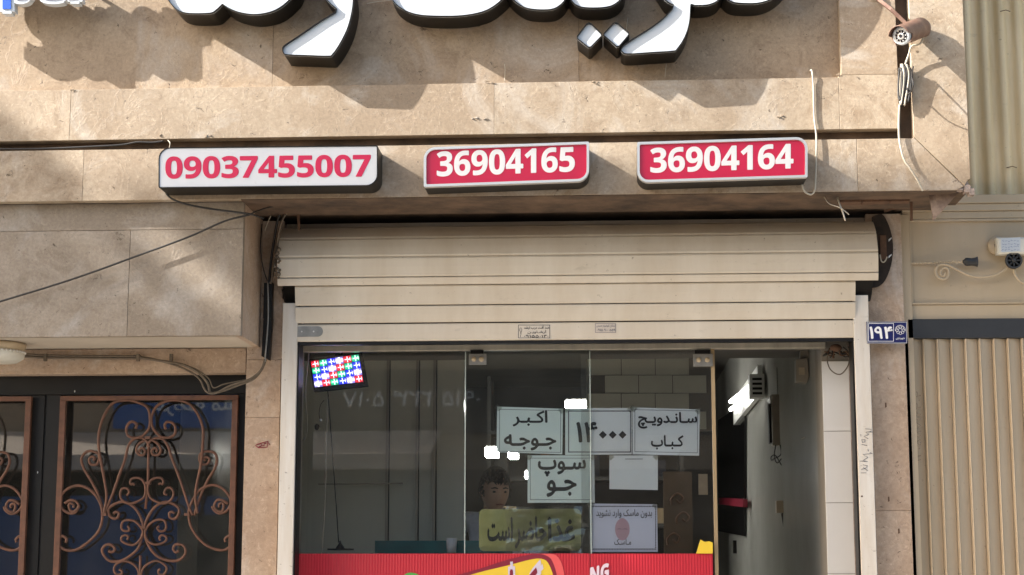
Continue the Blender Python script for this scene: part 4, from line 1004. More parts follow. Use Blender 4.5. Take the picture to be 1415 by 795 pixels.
# head: shaped ellipsoid with neck
hd = MB(); seg, rg = 24, 18; vs = []
for i in range(rg + 1):
    t = math.pi * i / rg
    for k in range(seg):
        a = 2 * math.pi * k / seg; x = math.sin(t) * math.cos(a); y = math.sin(t) * math.sin(a); z = math.cos(t)
        rx, ry, rz = .074, .092, .115
        if z < 0: rx *= 1 - .30 * (-z) ** 1.5; ry *= 1 - .12 * -z
        p = Vector((x * rx, y * ry, z * rz))
        if y < 0:
            fr_ = max(0, -y)
            p.y -= .022 * fr_ ** 3 * math.exp(-(x / .16) ** 2) * math.exp(-((z + .18) / .2) ** 2)       # nose
            p.y += .012 * fr_ * math.exp(-((abs(x) - .38) / .18) ** 2) * math.exp(-((z - .05) / .14) ** 2)  # eye sockets
            p.y -= .006 * fr_ * math.exp(-((z - .26) / .12) ** 2)                                          # brow
            p.y -= .008 * fr_ * math.exp(-(x / .4) ** 2) * math.exp(-((z + .52) / .10) ** 2)               # lips
            p.y -= .008 * fr_ * math.exp(-(x / .4) ** 2) * math.exp(-((z + .85) / .15) ** 2)               # chin
        vs.append(p)
fs = [(i * seg + k, (i + 1) * seg + k, (i + 1) * seg + (k + 1) % seg, i * seg + (k + 1) % seg) for i in range(rg) for k in range(seg)]
rot = Matrix.Rotation(R_(22), 4, 'Z') @ Matrix.Rotation(R_(8), 4, 'X')
hd.add(vs, fs, True)
hd.tube([(0, .02, -.06), (0, .03, -.14), (0, .03, -.20)], [.05, .05, .058], 12)
for s in (-1, 1): hd.ball((s * .074, .008, -.005), (.010, .020, .032), 8, 6)
mx = Matrix.Translation((hx, hy, hz)) @ rot
hd.xform(mx); hd.build('head', M['skin'], pe)
hr = MB(); hrnd = random.Random(5)
def hs(t, a, k=1.0):
    x = math.sin(t) * math.cos(a); y = math.sin(t) * math.sin(a); z = math.cos(t)
    return Vector((x * .076 * k, y * .094 * k + .004, z * .117 * k + .003))
for i in range(520):
    a = hrnd.uniform(0, 2 * math.pi); front = math.sin(a) < -.35
    t = math.acos(hrnd.uniform(.50 if front else -.25, 1))
    p = hs(t, a, 1.0); q = hs(min(t + hrnd.uniform(.12, .3), 1.25 if front else 2.0), a + hrnd.uniform(-.35, .35), hrnd.uniform(1.06, 1.16))
    hr.tube([p, (p + q) * .52 + Vector((0, 0, .006)), q], [.007, .006, .001], 4, True, False)
hr.xform(mx); hr.build('hair', M['hair'], pe)
fb = MB()
for sx in (-1, 1): fb.tube([mx @ Vector((sx * .014, -.090, .026)), mx @ Vector((sx * .030, -.089, .031)), mx @ Vector((sx * .048, -.076, .025))], [.003, .004, .002], 6)
fb.build('eyebrows', M['hair'], pe)
MB().tube([mx @ Vector((-.020, -.088, -.058)), mx @ Vector((0, -.097, -.056)), mx @ Vector((.020, -.088, -.058))], [.002, .0045, .002], 6).build('lips', mat('lips', (.26, .09, .07), .5), pe)
for s in (-1, 1):
    MB().ball(mx @ Vector((s * .030, -.079, .008)), (.009, .006, .006), 8, 6).build('eye', M['ink'], pe)
for s in (-1, 1):   # hands resting on the counter edge, five fingers each
    w0 = Vector(V(s * .18, -.15, -.65)); 
    JJ = [(w0, .024), (w0 + Vector((-s * .01, -.06, -.015)), .028)]
    ee = [(0, 1)]
    for f in range(4):
        b_ = w0 + Vector((-.024 + .016 * f, -.09, -.02)); e_ = b_ + Vector((0, -.035, -.012)); g_ = e_ + Vector((0, -.02, -.02))
        n0 = len(JJ); JJ += [(b_, .009), (e_, .008), (g_, .007)]; ee += [(1, n0), (n0, n0 + 1), (n0 + 1, n0 + 2)]
    n0 = len(JJ); t0 = w0 + Vector((-s * .035, -.05, -.02)); JJ += [(t0, .010), (t0 + Vector((-s * .02, -.03, -.01)), .009)]; ee += [(1, n0), (n0, n0 + 1)]
    skin_body('hand', JJ, ee, M['skin'], pe, 1)

# ================================================================ left black door with grilles
YD = -.06
zd1 = QZ(517, YD, 200)
dr = thing('black_metal_door', 'black metal framed glass door under the stone box at the left', 'door', (QX(150, 790, YD), YD, .14))
def rail(name, x0, x1, z0, z1, Y, m=None): return MB().box(x0, x1, Y, Y + .05, z0, z1, .002).build(name, m or M['black'], dr)
rail('top_rail', XL, xPl0 - .006, QZ(545, YD, 200), zd1, YD)
rail('stile', QX(326, 640, YD), xPl0 - .006, .15, QZ(545, YD, 200) - .001, YD)
rail('stile', QX(60.5, 640, YD), QX(81, 640, YD), .15, QZ(545, YD, 200) - .001, YD)
rail('stile', QX(39, 640, YD), QX(58.5, 640, YD), .15, QZ(545, YD, 200) - .001, YD)
MB().box(QX(58.5, 640, YD), QX(60.5, 640, YD), YD + .01, YD + .05, .15, QZ(545, YD, 200) - .001).build('gap_strip', M['rubber'], dr)
rail('bottom_rail', QX(81, 640, YD) + .001, QX(326, 640, YD) - .001, .15, .45, YD)
for a, b in ((81, 326), (-190, 39)):
    MB().box(QX(a, 640, YD) + .001, QX(b, 640, YD) - .001, YD + .025, YD + .031, .451, QZ(545, YD, 200) - .002).build('glass_pane', M['glassL'], dr)
for a, b in ((52, 653), (304/2.944, 541)):
    MB().ball(Q(a, b, YD), (.003, .002, .006), 6, 5).build('paint_chip', M['silver'], dr)
# the grille
YGR = YD - .03
gr = thing('scroll_grille', 'brown wrought iron scroll grille on the right door leaf', 'grille', (QX(205, 790, YGR), YGR, .3), 'brown scroll grilles on the black door')
gx0, gx1 = QX(80, 640, YGR), QX(327, 640, YGR); gz1 = QZ(547, YGR, 205); bw = QX(88, 640, YGR) - gx0
GZ0 = .5
for (a, b, c, d) in ((gx0, gx1, gz1 - bw * .8, gz1), (gx0, gx1, GZ0, GZ0 + bw), (gx0, gx0 + bw, GZ0 + bw + .0005, gz1 - bw * .8 - .0005), (gx1 - bw, gx1, GZ0 + bw + .0005, gz1 - bw * .8 - .0005)):
    MB().box(a, b, YGR - .008, YGR + .012, c, d, .0015).build('frame_bar', M['rustbrown'], gr)
AX = 593
half = [
 [(548,196),(546,186),(533,186),(526,200),(535,214),(530,232)] ,
]
loops = {
 'a': [(552,200),(558,186),(545,172),(525,176),(512,200),(522,226),(550,237),(582,228),(606,196),(612,155),(598,115),(565,92),(520,85),(465,95),(425,140),(404,200),(402,270),(412,350),(428,420),(434,480),(424,545)],
 'b': [(574,296),(568,284),(580,276),(592,290),(584,306),(564,304),(553,284),(566,258),(590,246)],
 'b2': [(606,275),(600,252),(575,238),(545,242),(524,268),(508,320),(485,385),(462,450),(440,510),(424,550)],
 'c': [(380,328),(386,318),(374,312),(363,325),(372,342),(392,343),(404,325),(398,300),(372,290),(345,298),(332,325),(342,362),(368,405),(395,455),(412,505),(424,550)],
 'd': [(298,520),(300,508),(286,503),(278,516),(288,533),(308,532),(320,512),(308,492),(285,490),(262,505)],
 'd2': [(320,512),(312,535),(285,545),(258,528),(246,498),(254,466),(285,438),(325,430),(368,446),(398,482),(415,530),(414,580),(395,620),(358,662),(315,688),(272,692),(243,675),(237,650),(252,636),(270,645),(268,662)],
 'e': [(548,428),(540,420),(534,425),(530,415),(540,400),(565,400),(585,416),(592,445),(584,478),(560,497),(525,502),(497,488),(488,464),(500,442),(518,443),(524,460),(514,470)],
 'f': [(462,545),(470,536),(482,542),(478,560),(460,565),(445,550),(444,525),(465,504),(500,498),(538,512),(565,545),(580,590),(580,635),(562,685),(530,718),(488,737),(448,735),(422,715),(416,690),(430,672),(454,672),(466,688),(456,702),(442,696)],
 'g': [(520,596),(528,604),(520,616),(502,612),(492,594),(504,574),(532,570),(560,585),(580,618),(570,650),(545,670),(518,670),(495,655),(494,638),(510,630),(522,640),(518,652)],
 'h': [(486,772),(496,776),(492,792),(474,790),(462,772),(472,750),(505,738),(540,748),(560,775),(568,815)],
}
def zpt(zx, zy, Y): return Q(zx / 2.944, 525 + zy / 2.944, Y)
zmid = Q(205, 850, YGR).z
for key, pts in loops.items():
    for mir in (0, 1):
        ax = {'a': 614, 'b': 604, 'b2': 604, 'c': 608, 'd': 595, 'd2': 592, 'e': 597, 'f': 586, 'g': 585, 'h': 570}[key]
        P0 = [((2 * ax - a) if mir else a, b) for a, b in pts]
        yo = YGR + {'a': -.004, 'b': 0, 'b2': 0, 'c': .003, 'd': 0, 'd2': .001, 'e': -.003, 'f': .002, 'g': -.003, 'h': 0}[key]
        W = catmull([zpt(a + random.uniform(-2.2, 2.2), b + random.uniform(-2.2, 2.2), yo) for a, b in P0], 5)
        rad = .0066 if key in 'ab2cd2f' else .0055
        MB().tube(W, [rad * random.uniform(.88, 1.08) for _ in W], 6).build('scroll', M['rustbrown'], gr)
        if key not in ('h',):      # the lower half repeats upside down
            W2 = [Vector((v.x, v.y, 2 * zmid - v.z)) for v in W]
            MB().tube(W2, rad, 5).build('scroll', M['rustbrown'], gr)
MB().tube([zpt(605, 262, YGR), zpt(603, 350, YGR), zpt(602, 420, YGR), zpt(592, 525, YGR)], .006, 6).build('centre_bar', M['rustbrown'], gr)
MB().tube([zpt(572, 715, YGR), zpt(570, 770, YGR), zpt(568, 880, YGR)], .006, 6).build('centre_bar', M['rustbrown'], gr)
# collar bindings where scrolls meet
for a, b in ((424, 548), (762, 548), (603, 236), (583, 600), (602, 420)):
    p = zpt(a, b, YGR); MB().box(p.x - .012, p.x + .012, YGR - .012, YGR + .010, p.z - .006, p.z + .006).build('collar', M['rustbrown'], gr)
g2 = copy_tree(gr, None, (QX(40, 640, YGR) - QX(327, 640, YGR), 0, 0)); g2['label'] = 'brown wrought iron scroll grille cut by the left edge of the photo'
# papers and clutter seen through the door: stair room behind
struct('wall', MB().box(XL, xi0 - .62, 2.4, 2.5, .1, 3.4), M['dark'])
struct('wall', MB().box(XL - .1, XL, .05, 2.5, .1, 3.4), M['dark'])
struct('floor', MB().box(XL, xi0 - .62, -.02, 2.4, .10, .15), M['paving'])
struct('ceiling', MB().box(XL, xi0 - .62, .26, 2.4, 2.9, 2.98), M['ceil'])

# ================================================================ cables and small things on the facade
cb = thing('wall_trunking', 'black split trunking with cables running down beside the shutter', 'trunking', Q(370, 495, YP - .04))
boxpx(MB(), 364, 391, 376, 440, YP - .045, YP - .01, .002).build('trunk_channel', M['black'], cb)
quadpx(MB(), [(364, 440), (376, 440), (372, 498), (361, 492)], YP - .045, YP - .01, .002).build('trunk_channel', M['black'], cb)
cable('shiny_cable', [(370, 388, YP - .05), (370.5, 440, YP - .05), (366, 500, YP - .05)], .004, M['grey'], cb)
for pts, r, m in (([(395, 283, -.3), (385, 300, -.3), (379, 330, -.26), (374, 365, -.2), (372, 392, -.2)], .006, 'rubber'),
                  ([(410, 283, -.3), (392, 300, -.3), (384, 330, -.28), (380, 365, -.22), (374, 392, -.2)], .006, 'greycable'),
                  ([(402, 285, -.32), (388, 310, -.32), (381, 350, -.26), (374, 392, -.2)], .004, 'greycable'),
                  ([(362, 310, -.22), (360, 345, -.22), (364, 372, -.2), (370, 390, -.2)], .0025, 'rubber'),
                  ([(372, 280, -.3), (379, 287, -.3), (372, 303, -.25), (366, 318, -.2)], .0022, 'whitecable')):
    cable('cable', pts, r, M[m], cb)
m_ = MB()
for i in range(16): m_.ball(Q(382 + random.uniform(-3, 5), 345 + i * 2.6, -.30), (random.uniform(.005, .011),) * 3, 6, 5)
m_.build('tape_clump', M['greycable'], cb)
bd_ = thing('cable_bundle', 'brown bundle of cables sagging across the top of the black door', 'cables', Q(290, 540, YP - .02))
for k, (pts, r) in enumerate([([(367, 497, YP - .04), (362, 510, YP - .04), (350, 524, YP - .04), (330, 532, YP - .04), (305, 541, YP - .04), (291, 543, YP - .04), (287, 530, YP - .04), (275, 516, YP - .03), (255, 505, YP - .02), (230, 500, YP - .02), (190, 494, YP - .02)], .006),
                              ([(366, 497, YP - .05), (360, 512, YP - .05), (345, 524, YP - .05), (318, 533, YP - .05), (296, 544, YP - .05), (284, 540, YP - .05), (274, 522, YP - .03), (250, 508, YP - .02), (215, 497, YP - .02), (190, 493, YP - .02)], .0045),
                              ([(340, 525, YP - .04), (310, 531, YP - .045), (295, 536, YP - .045), (288, 523, YP - .04), (270, 510, YP - .02), (240, 502, YP - .02), (200, 495, YP - .02)], .003)]):
    cable('cable', pts, r, M['greycable'], bd_)
for dy in (-1.6, 1.4):
    cable('cable', [(195, 494 + dy, YP - .018), (150, 494 + dy, YP - .018), (100, 493.5 + dy, YP - .018), (60, 493 + dy, YP - .018), (30, 491 + dy, YP - .018)], .0055, M['greycable'], bd_)
for a in (62, 190, 236): boxpx(MB(), a - 2, 489, a + 2, 499, YP - .028, YP - .01).build('tape_wrap', M['greycable'], bd_)
tag(cable('overhead_cable', [(-30, 427, YB - .03), (0, 417, YB - .03), (100, 386, YB - .03), (200, 350, YB - .03), (262, 327, YB - .03), (310, 306, YB - .03), (345, 297, YB - .03)], .0045, M['rubber']), 'black cable rising diagonally across the stone box', 'cable')
tag(cable('overhead_cable', [(227, 262, YF - .02), (236, 274, YF - .02), (260, 283, YF - .02), (300, 290, YB - .04), (345, 296, YB - .04), (364, 302, YB + .04)], .0045, M['rubber']), 'black cable drooping from under the white number sign', 'cable')
tag(cable('tied_wire', [(344, 297, YB - .03), (360, 290, YB + .05), (380, 285, YB + .1)], .003, M['rubber']), 'short dark wire tied off beside the soffit corner', 'wire')
tag(cable('groove_cable', [(-20, 206, YF + .01), (60, 205.5, YF + .005), (140, 202, YF), (170, 200, YF + .002), (190, 196.5, YF), (210, 197, YF), (226, 195, YF)], .0042, M['rubber']), 'black cable lying in the groove left of the white number sign', 'cable')
tag(cable('hook_wire', [(234, 205, YF - .01), (235, 198, YF - .02), (232, 194, YF)], .002, M['whitecable']), 'tiny pale hook over the corner of the white number sign', 'hook')
cw = [(1119, 98, YA + .0), (1122, 99, YF - .006), (1124, 120, YF - .008), (1125, 160, YF - .008), (1128, 188, YF - .012), (1128, 215, YF - .014), (1127, 245, YF - .014), (1126, 262, YF - .014), (1121, 269, YF - .014), (1112, 265, YF - .014), (1108, 255, YF - .014)]
tag(cable('white_hanging_cable', cw, .0042, M['whitecable']), 'white cable hooked over the ledge right of the last pink sign', 'cable')
tag(cable('white_hanging_cable', [(1157, 272, YF + .1), (1160, 282, YF + .05), (1164, 292, YF), (1168, 305, YF - .02)], .0035, M['whitecable']), 'stiff white wire end pointing down in front of the shutter', 'wire')
tag(cable('white_hanging_cable', [(1137, 268, YF + .1), (1145, 281, YF + .05), (1160, 287, YF), (1170, 294, YF), (1173, 297, YF)], .0022, M['whitecable']), 'thin curled wire under the soffit near the shutter end', 'wire')

# security camera
sc_ = thing('security_camera', 'round security camera with a faded brown sunshield on the fascia', 'security camera', Q(1258, 70, YF - .06))
A = Q(1245, 50, YF - .20); B = Q(1276, 38, YF - .02)
ax = (B - A).normalized()
MB().lathe([(.0, .0), (.034, 0), (.040, .004), (.040, .030), (.037, .032)], A, ax, 28).build('front_ring', M['white'], sc_)
MB().lathe([(.0, -.0015), (.026, -.0015), (.026, -.0005)], A, ax, 24).build('lens_window', M['lens'], sc_)
MB().lathe([(.008, -.004), (.016, -.004), (.016, -.0015)], A, ax, 20).build('lens_ring', M['silver'], sc_)
m_ = MB()
for k in range(10):
    q = 2 * math.pi * k / 10; t1 = ax.cross(Vector((0, 0, 1))).normalized(); t2 = ax.cross(t1)
    m_.ball(A + (t1 * math.cos(q) + t2 * math.sin(q)) * .0225 - ax * .003, .0028, 6, 5)
m_.build('infrared_leds', M['silver'], sc_)
Lc = (B - A).length
MB().lathe([(.036, .018), (.036, Lc), (.0, Lc)], A, ax, 28).build('camera_body', M['whitecable'], sc_)
# shield: an arc shell reaching past the front
m_ = MB(); n = 22; vs = []
t1 = ax.cross(Vector((0, 0, 1))).normalized(); t2 = t1.cross(ax)
for s in (-.022, -.018, Lc * .55, Lc * .86):
    for k in range(n + 1):
        q = R_(-50 + 280 * k / n); ext = .0 if s > 0 else -.0
        for r in (.045, .048): vs.append(A + ax * (s + (.035 * abs(math.cos(q)) if s < 0 and math.sin(q) < .2 else 0)) + (t1 * math.cos(q) + t2 * math.sin(q)) * r)
w2 = 2 * (n + 1); fs = []
for i in range(3):
    for k in range(n):
        a0 = i * w2 + 2 * k; fs += [(a0, a0 + 2, a0 + 2 + w2, a0 + w2), (a0 + 1, a0 + 1 + w2, a0 + 3 + w2, a0 + 3)]
for k in range(n): a0 = 2 * k; fs.append((a0, a0 + 1, a0 + 3, a0 + 2)); a0 += 3 * w2; fs.append((a0, a0 + 2, a0 + 3, a0 + 1))
for i in range(3):
    a0 = i * w2; fs.append((a0, a0 + w2, a0 + w2 + 1, a0 + 1)); a0 += 2 * n; fs.append((a0, a0 + 1, a0 + w2 + 1, a0 + w2))
m_.add(vs, fs, True).build('sunshield', M['camred'], sc_)
MB().tube([Q(1253, 34, YF - .10), Q(1232, 14, YF - .09), Q(1214, 0, YF - .02), Q(1208, -6, YF)], .010, 4, False).build('mount_arm', M['camred'], sc_)
MB().lathe([(0, 0), (.028, 0), (.026, -.012), (.012, -.02), (0, -.02)], Q(1208, -6, YF), (0, 1, 0), 16).build('wall_plate', M['whitecable'], sc_)
cable('camera_cable', [(1278, 44, YF - .05), (1272, 60, YF - .04), (1260, 64, YF - .04), (1256, 75, YF - .03), (1250, 92, YF - .02)], .0045, M['whitecable'], sc_)
co = thing('coiled_cable', 'coil of black and white cable stuffed in the vertical groove', 'cable', Q(1250, 145, YF))
for i in range(7):
    x = 1244 + 2.2 * i; y0 = 86 + random.uniform(0, 8); y1 = 138 + random.uniform(-10, 8)
    cable('cable_loop', [(x, y0, YF - .02 - .003 * i), (x + 3, (y0 + y1) / 2 - 10, YF - .03), (x + random.uniform(-3, 2), y1, YF - .025), (x - 2.5, y1 - 4, YF - .02), (x - 2.5, (y0 + y1) / 2, YF - .015), (x - 1, y0, YF - .02)], .0045, M['whitecable'] if i in (1, 4) else M['rubber'], co)
cable('loose_loop', [(1262, 92, YF - .03), (1260, 105, YF - .08), (1262, 118, YF - .10), (1256, 130, YF - .06), (1252, 118, YF - .02)], .003, M['rubber'], co)
tag(cable('trailing_cable', [(1243, 145, YF - .01), (1242, 170, YF - .012), (1243, 195, YF - .015), (1249, 220, YF - .02), (1258, 234, YF - .025), (1268, 250, YF - .03), (1275, 264, YF - .03)], .0045, M['whitecable']), 'pale cable trailing from the coil down to the broken corner', 'cable')

# torn sheet under the right end of the fascia
ts = MB(); A_ = [Q(1282, 258, -.55), Q(1312, 256, -.56), Q(1335, 255, -.57), Q(1290, 305, -.572)]
B_ = [v + Vector((0, .012, 0)) for v in A_]
ts.add(A_ + B_, [(0, 1, 2, 3), (7, 6, 5, 4), (0, 4, 5, 1), (1, 5, 6, 2), (2, 6, 7, 3), (3, 7, 4, 0)]); tag(ts.build('torn_metal_sheet', mat('weathered_sheet', (.30, .22, .165), .7, var=.55, vscale=20, col2=(.10, .06, .045), bump=.001)), 'pointed rusty sheet hanging under the broken end of the fascia', 'metal sheet')
# house number plate
hp = thing('house_number_plate', 'blue enamel house number plate with white numerals', 'number plate', Q(1225, 475, YR - .005))
YH = YR - .008
boxpx(MB(), 1197.5, 444.5, 1253.5, 474.8, YH, YH + .004, .001).build('plate', M['enamel'], hp)
frame_px(1198, 445, 1253.2, 474.5, .8, YH, 'edge_line', M['silver'], hp)
frame_px(1199.8, 447, 1235, 472, .6, YH, 'border_line', M['whitedigit'], hp)
text_px('numerals', '۱۹۴', 1202, 452, 1233, 468, YH, M['whitedigit'], hp, .0007, .025)
p = Q(1244, 456.5, YH)
m_ = MB()
for k in range(8):
    q = 2 * math.pi * k / 8; c = p + Vector((math.cos(q) * .0135, 0, math.sin(q) * .0135))
    W = [c + Vector((math.cos(t) * .0065, -.0008, math.sin(t) * .0065)) for t in [2 * math.pi * i / 10 for i in range(11)]]; m_.tube(W, .0011, 4)
m_.tube([p + Vector((math.cos(t) * .0225, -.0008, math.sin(t) * .0225)) for t in [math.pi * (-.05 + 1.1 * i / 16) for i in range(17)]], .001, 4)
m_.build('rosette', M['whitedigit'], hp)
text_px('lettering', shape('شهرداری'), 1238, 466, 1250, 469.5, YH, M['whitedigit'], hp, .0007, .01)
for c_ in ((1213.5, 446.7), ): pass

# ================================================================ neighbour on the right
YN0 = -.10
nb = thing('neighbour_front', 'beige painted metal shop front next door on the right', 'building', (QX(1340, 790, YN0) + .3, YN0, .14))
xn0 = QX(1258, 380, YN0); xn1 = xn0 + 4.0
# corrugated sheet above
def corr(x0, x1, z0, z1, Y, pitch, amp, name, m, parent):
    n = int((x1 - x0) / pitch * 10); vs = []; fs = []
    for i in range(n + 1):
        x = x0 + (x1 - x0) * i / n; ph = 2 * math.pi * (x - x0) / pitch; y = Y + amp * math.tanh(1.6 * math.sin(ph))
        vs += [(x, y, z0), (x, y, z1)]
    for i in range(n): a = 2 * i; fs.append((a, a + 2, a + 3, a + 1))
    return MB().add(vs, fs, True).build(name, m, parent)
z_c = QZ(271, YN0, 1340)
corr(QX(1255, 200, YN0), xn1, z_c, ZTOP, YN0 + .04, .079, .013, 'corrugated_sheet', M['olive'], nb)
cr = MB()
for a, b in ((1390, 15), (1399, 231)):
    cr.tube([Q(a - 8, b + 1, YN0 + .02), Q(a, b - 1, YN0 + .015), Q(a + 6, b + 1, YN0 + .02)], .002, 5)
cr.build('sheet_lap_mark', M['rust'], nb)
# cornice steps
zs = [z_c, QZ(283, YN0, 1340), QZ(293, YN0, 1340), QZ(303, YN0, 1340)]
for i in range(3): MB().box(xn0 - .03, xn1, YN0 - .03 + .008 * i, YN0 + .1, zs[i + 1] + .001, zs[i], .002).build('cornice_step', M['beige'], nb)
zp0 = QZ(421, YN0, 1340); zp1 = zs[3]; zbm1 = QZ(441, YN0, 1340); zbm0 = QZ(468, YN0, 1340)
MB().box(xn0, xn1, YN0, YN0 + .1, zp0, zp1, .001).build('metal_panel', M['beige'], nb)
for (a, b, c, d) in ((xn0, xn1, zp1 - .012, zp1 - .001), (xn0, xn1, zp0, zp0 + .008), (xn0, xn0 + .007, zp0 + .009, zp1 - .013)):
    MB().box(a, b, YN0 - .014, YN0 - .001, c, d, .001).build('panel_lip', M['beige'], nb)
MB().box(xn0 - .005, xn1, YN0 - .004, YN0 + .1, zbm1, zp0 - .001, .001).build('lower_strip', M['beige'], nb)
MB().box(QX(1254.5, 455, YN0 - .02), xn1, YN0 - .02, YN0 + .1, zbm0, zbm1 - .001, .002).build('dark_beam', M['darkbeam'], nb)
MB().box(QX(1255.5, 640, YN0 - .02), QX(1261, 640, YN0 - .02), YN0 - .02, YN0 + .08, .15, zbm0 - .001).build('dark_stile', mat('dark_brown_stile', (.045, .03, .022), .5, var=.2), nb)
MB().box(xPr1 + .001, xn0 - .001, YP + .03, .1, .15, zC0).build('gap_filler', M['beige'], nb)
x = QX(1262, 640, YN0); w_ = (QX(1398, 640, YN0) - QX(1280, 640, YN0)) / 6
x = QX(1280, 640, YN0) - w_
k = 0
while x < xn1:
    # lapped slat: flat face with a raised folded left edge
    pr = [(x + .001, YN0 + .012), (x + .004, YN0 - .012), (x + .008, YN0 - .014), (x + .012, YN0 - .008), (x + w_ * .5, YN0 - .002), (x + w_ - .001, YN0 + .010), (x + w_ - .001, YN0 + .03), (x + .001, YN0 + .03)]
    vs = [(a, b, .15) for a, b in pr] + [(a, b, zbm0 - .002) for a, b in pr]; n = len(pr)
    xs_ = max(pr[0][0], QX(1261.5, 640, YN0))
    vs = [(max(v[0], xs_), v[1], v[2]) for v in vs]
    MB().add(vs, [tuple(range(n)), tuple(range(n, 2 * n))[::-1]] + [(i, (i + 1) % n, n + (i + 1) % n, n + i) for i in range(n)]).build('slat', M['beigeslat'], nb)
    x += w_; k += 1
text_vert('scribbled_number', '۱۲۰۵۱۱۷۱۴۲۰۲', 1266, 541, 1273, 638, YN0 - .016, mat('pencil', (.20, .15, .10), .8), nb, .0005)

# ornate lamp bracket and lamp
YO = YN0 - .05
ob = thing('scroll_lamp_bracket', 'cream curled iron arm with a dark bell and wheel boss', 'lamp bracket', Q(1340, 385, YO))
sp = [(1301, 374), (1300, 380), (1305, 384), (1310, 379), (1308, 372)]
curl = [(1306, 377), (1304, 381), (1300, 380), (1300, 374), (1305, 370), (1310, 373), (1310, 381), (1305, 386), (1297, 384), (1293, 377), (1294, 370), (1300, 366), (1311, 367), (1325, 374), (1340, 381), (1356, 383), (1372, 381), (1385, 375), (1394, 367)]
W = catmull([Q(a, b, YO) for a, b in curl], 5); MB().tube(W, .0065, 8).build('scroll_arm', M['beige'], ob)
W = catmull([Q(a, b, YO) for a, b in [(1401, 370), (1403, 380), (1409, 388), (1418, 393), (1430, 392)]], 5); MB().tube(W, .0065, 8).build('scroll_arm', M['beige'], ob)
c = Q(1401, 360, YO - .02)
m_ = MB().lathe([(.030, -.006), (.037, -.006), (.038, 0), (.038, .012), (.030, .012), (.030, -.006)], c, (0, 1, 0), 24)
for k in range(8):
    q = 2 * math.pi * k / 8; m_.tube([c + Vector((math.cos(q) * .008, 0, math.sin(q) * .008)), c + Vector((math.cos(q) * .032, 0, math.sin(q) * .032))], .0045, 5)
m_.ball(c, .012, 10, 8); m_.build('wheel_boss', M['darkbeam'], ob)
MB().lathe([(0, .01), (.030, .01), (.030, .014), (0, .014)], c, (0, 1, 0), 20).build('boss_back', M['black'], ob)
a, b = Q(1330, 362, YO), Q(1349.5, 362, YO)
MB().lathe([(0, 0), (.007, 0), (.009, .006), (.017, .012), (.019, .02), (.017, .04), (.020, .058), (.024, .066), (.0, .066)], a, (b - a), 18).build('dark_bell', M['darkbeam'], ob)
m_ = MB(); a = Q(1259, 364, YN0 - .012); b = Q(1330, 362, YO)
N = 34; W = [a.lerp(b, i / N) for i in range(N + 1)]; m_.tube(W, [.0045 if i % 2 else .0072 for i in range(N + 1)], 8, False); m_.build('ribbed_conduit', M['beige'], ob)
wl = thing('wall_lamp', 'white plastic wall lamp with blue printed label above the scroll arm', 'lamp', Q(1395, 350, YO))
MB().lathe([(0, .0), (.042, 0), (.042, .012), (.036, .02), (0, .02)], Q(1378, 339, YN0 - .03), (0, 1, 0), 24).build('round_base', M['beige'], wl)
MB().box(QX(1378, 338, YO - .03), QX(1440, 338, YO - .03), YO - .03, YN0 - .035, QZ(351, YO - .03, 1395), QZ(328, YO - .03, 1395), .008).build('lamp_case', M['bulb'], wl)
lb = quadpx(MB(), [(1383, 330), (1410, 328), (1410, 347), (1384, 349)], YO - .0305, YO - .0301).build('printed_label', mat('pale_blue_label', (.52, .56, .60), .5), wl)
m_ = MB(); lr = random.Random(2)
for k in range(4):
    for q in range(6):
        a_, b_ = 1384.5 + q * 4.1 + lr.uniform(-.5, .5), 333 + k * 4.2
        m_.tube([Q(a_ + dx, b_ + dy, YO - .031) for dx, dy in ((0, 0), (lr.uniform(.3, 1), lr.uniform(-1.6, 1.6)), (lr.uniform(1.5, 2.2), lr.uniform(-1.5, 1.5)), (2.8, lr.uniform(-.6, .6)))], .0008, 4)
m_.build('blue_print_marks', M['vanblue'], lb)
quadpx(MB(), [(1374, 338), (1377, 335), (1378, 340), (1375, 342)], YN0 - .034, YN0 - .031).build('base_screw', M['black'], wl)

# lamp on the soffit at the left
sl_ = thing('round_soffit_lamp', 'aged round ceiling lamp under the stone box at the left edge', 'lamp', Q(-6, 503, -.36))
lc = Q(-6, 476, -.36); lc.z = zBk - .0005
MB().lathe([(0, 0), (.135, 0), (.135, -.010), (.128, -.034), (.0, -.034)], lc, (0, 0, 1), 40).build('lamp_base', M['lampbeige'], sl_)
MB().lathe([(.126, -.0345), (.130, -.045), (.126, -.065), (.10, -.082), (0, -.088)], lc, (0, 0, 1), 40).build('lamp_glass', M['bulb'], sl_)
m_ = MB()
for k in range(44):
    q = 2 * math.pi * k / 44; m_.ball(lc + Vector((math.cos(q) * .131, math.sin(q) * .131, -.039)), .0055, 6, 5)
m_.build('bead_trim', M['silver'], sl_)

# ================================================================ across the street (seen only as reflections; shade comes from added panels)
def row_building(name, label, x0, x1, y0, y1, h, m, ws=True):
    t = thing(name, label, 'building', ((x0 + x1) / 2, (y0 + y1) / 2, 0))
    MB().box(x0, x1, y0, y1, .0, h).build('wall', m, t)
    MB().box(x0 - .1, x1 + .1, y0 - .1, y1 + .12, h + .001, h + .35).build('parapet', M['plaster'], t)
    if ws:
        z = 4.6
        while z + 1.6 < h:
            x = x0 + .9
            while x + 1.3 < x1:
                f_ = MB().box(x, x + 1.2, y1 + .001, y1 + .06, z, z + 1.5).build('window_frame', M['white'], t)
                MB().box(x + .07, x + 1.13, y1 + .061, y1 + .07, z + .07, z + 1.43).build('pane', M['winglass'], f_); x += 2.4
            z += 3.1
    return t
OY = -14.5
b1 = row_building('opposite_shop', 'two storey ochre shop building across the street', -9, 2.5, OY - 7, OY, 5.2, M['brick'])
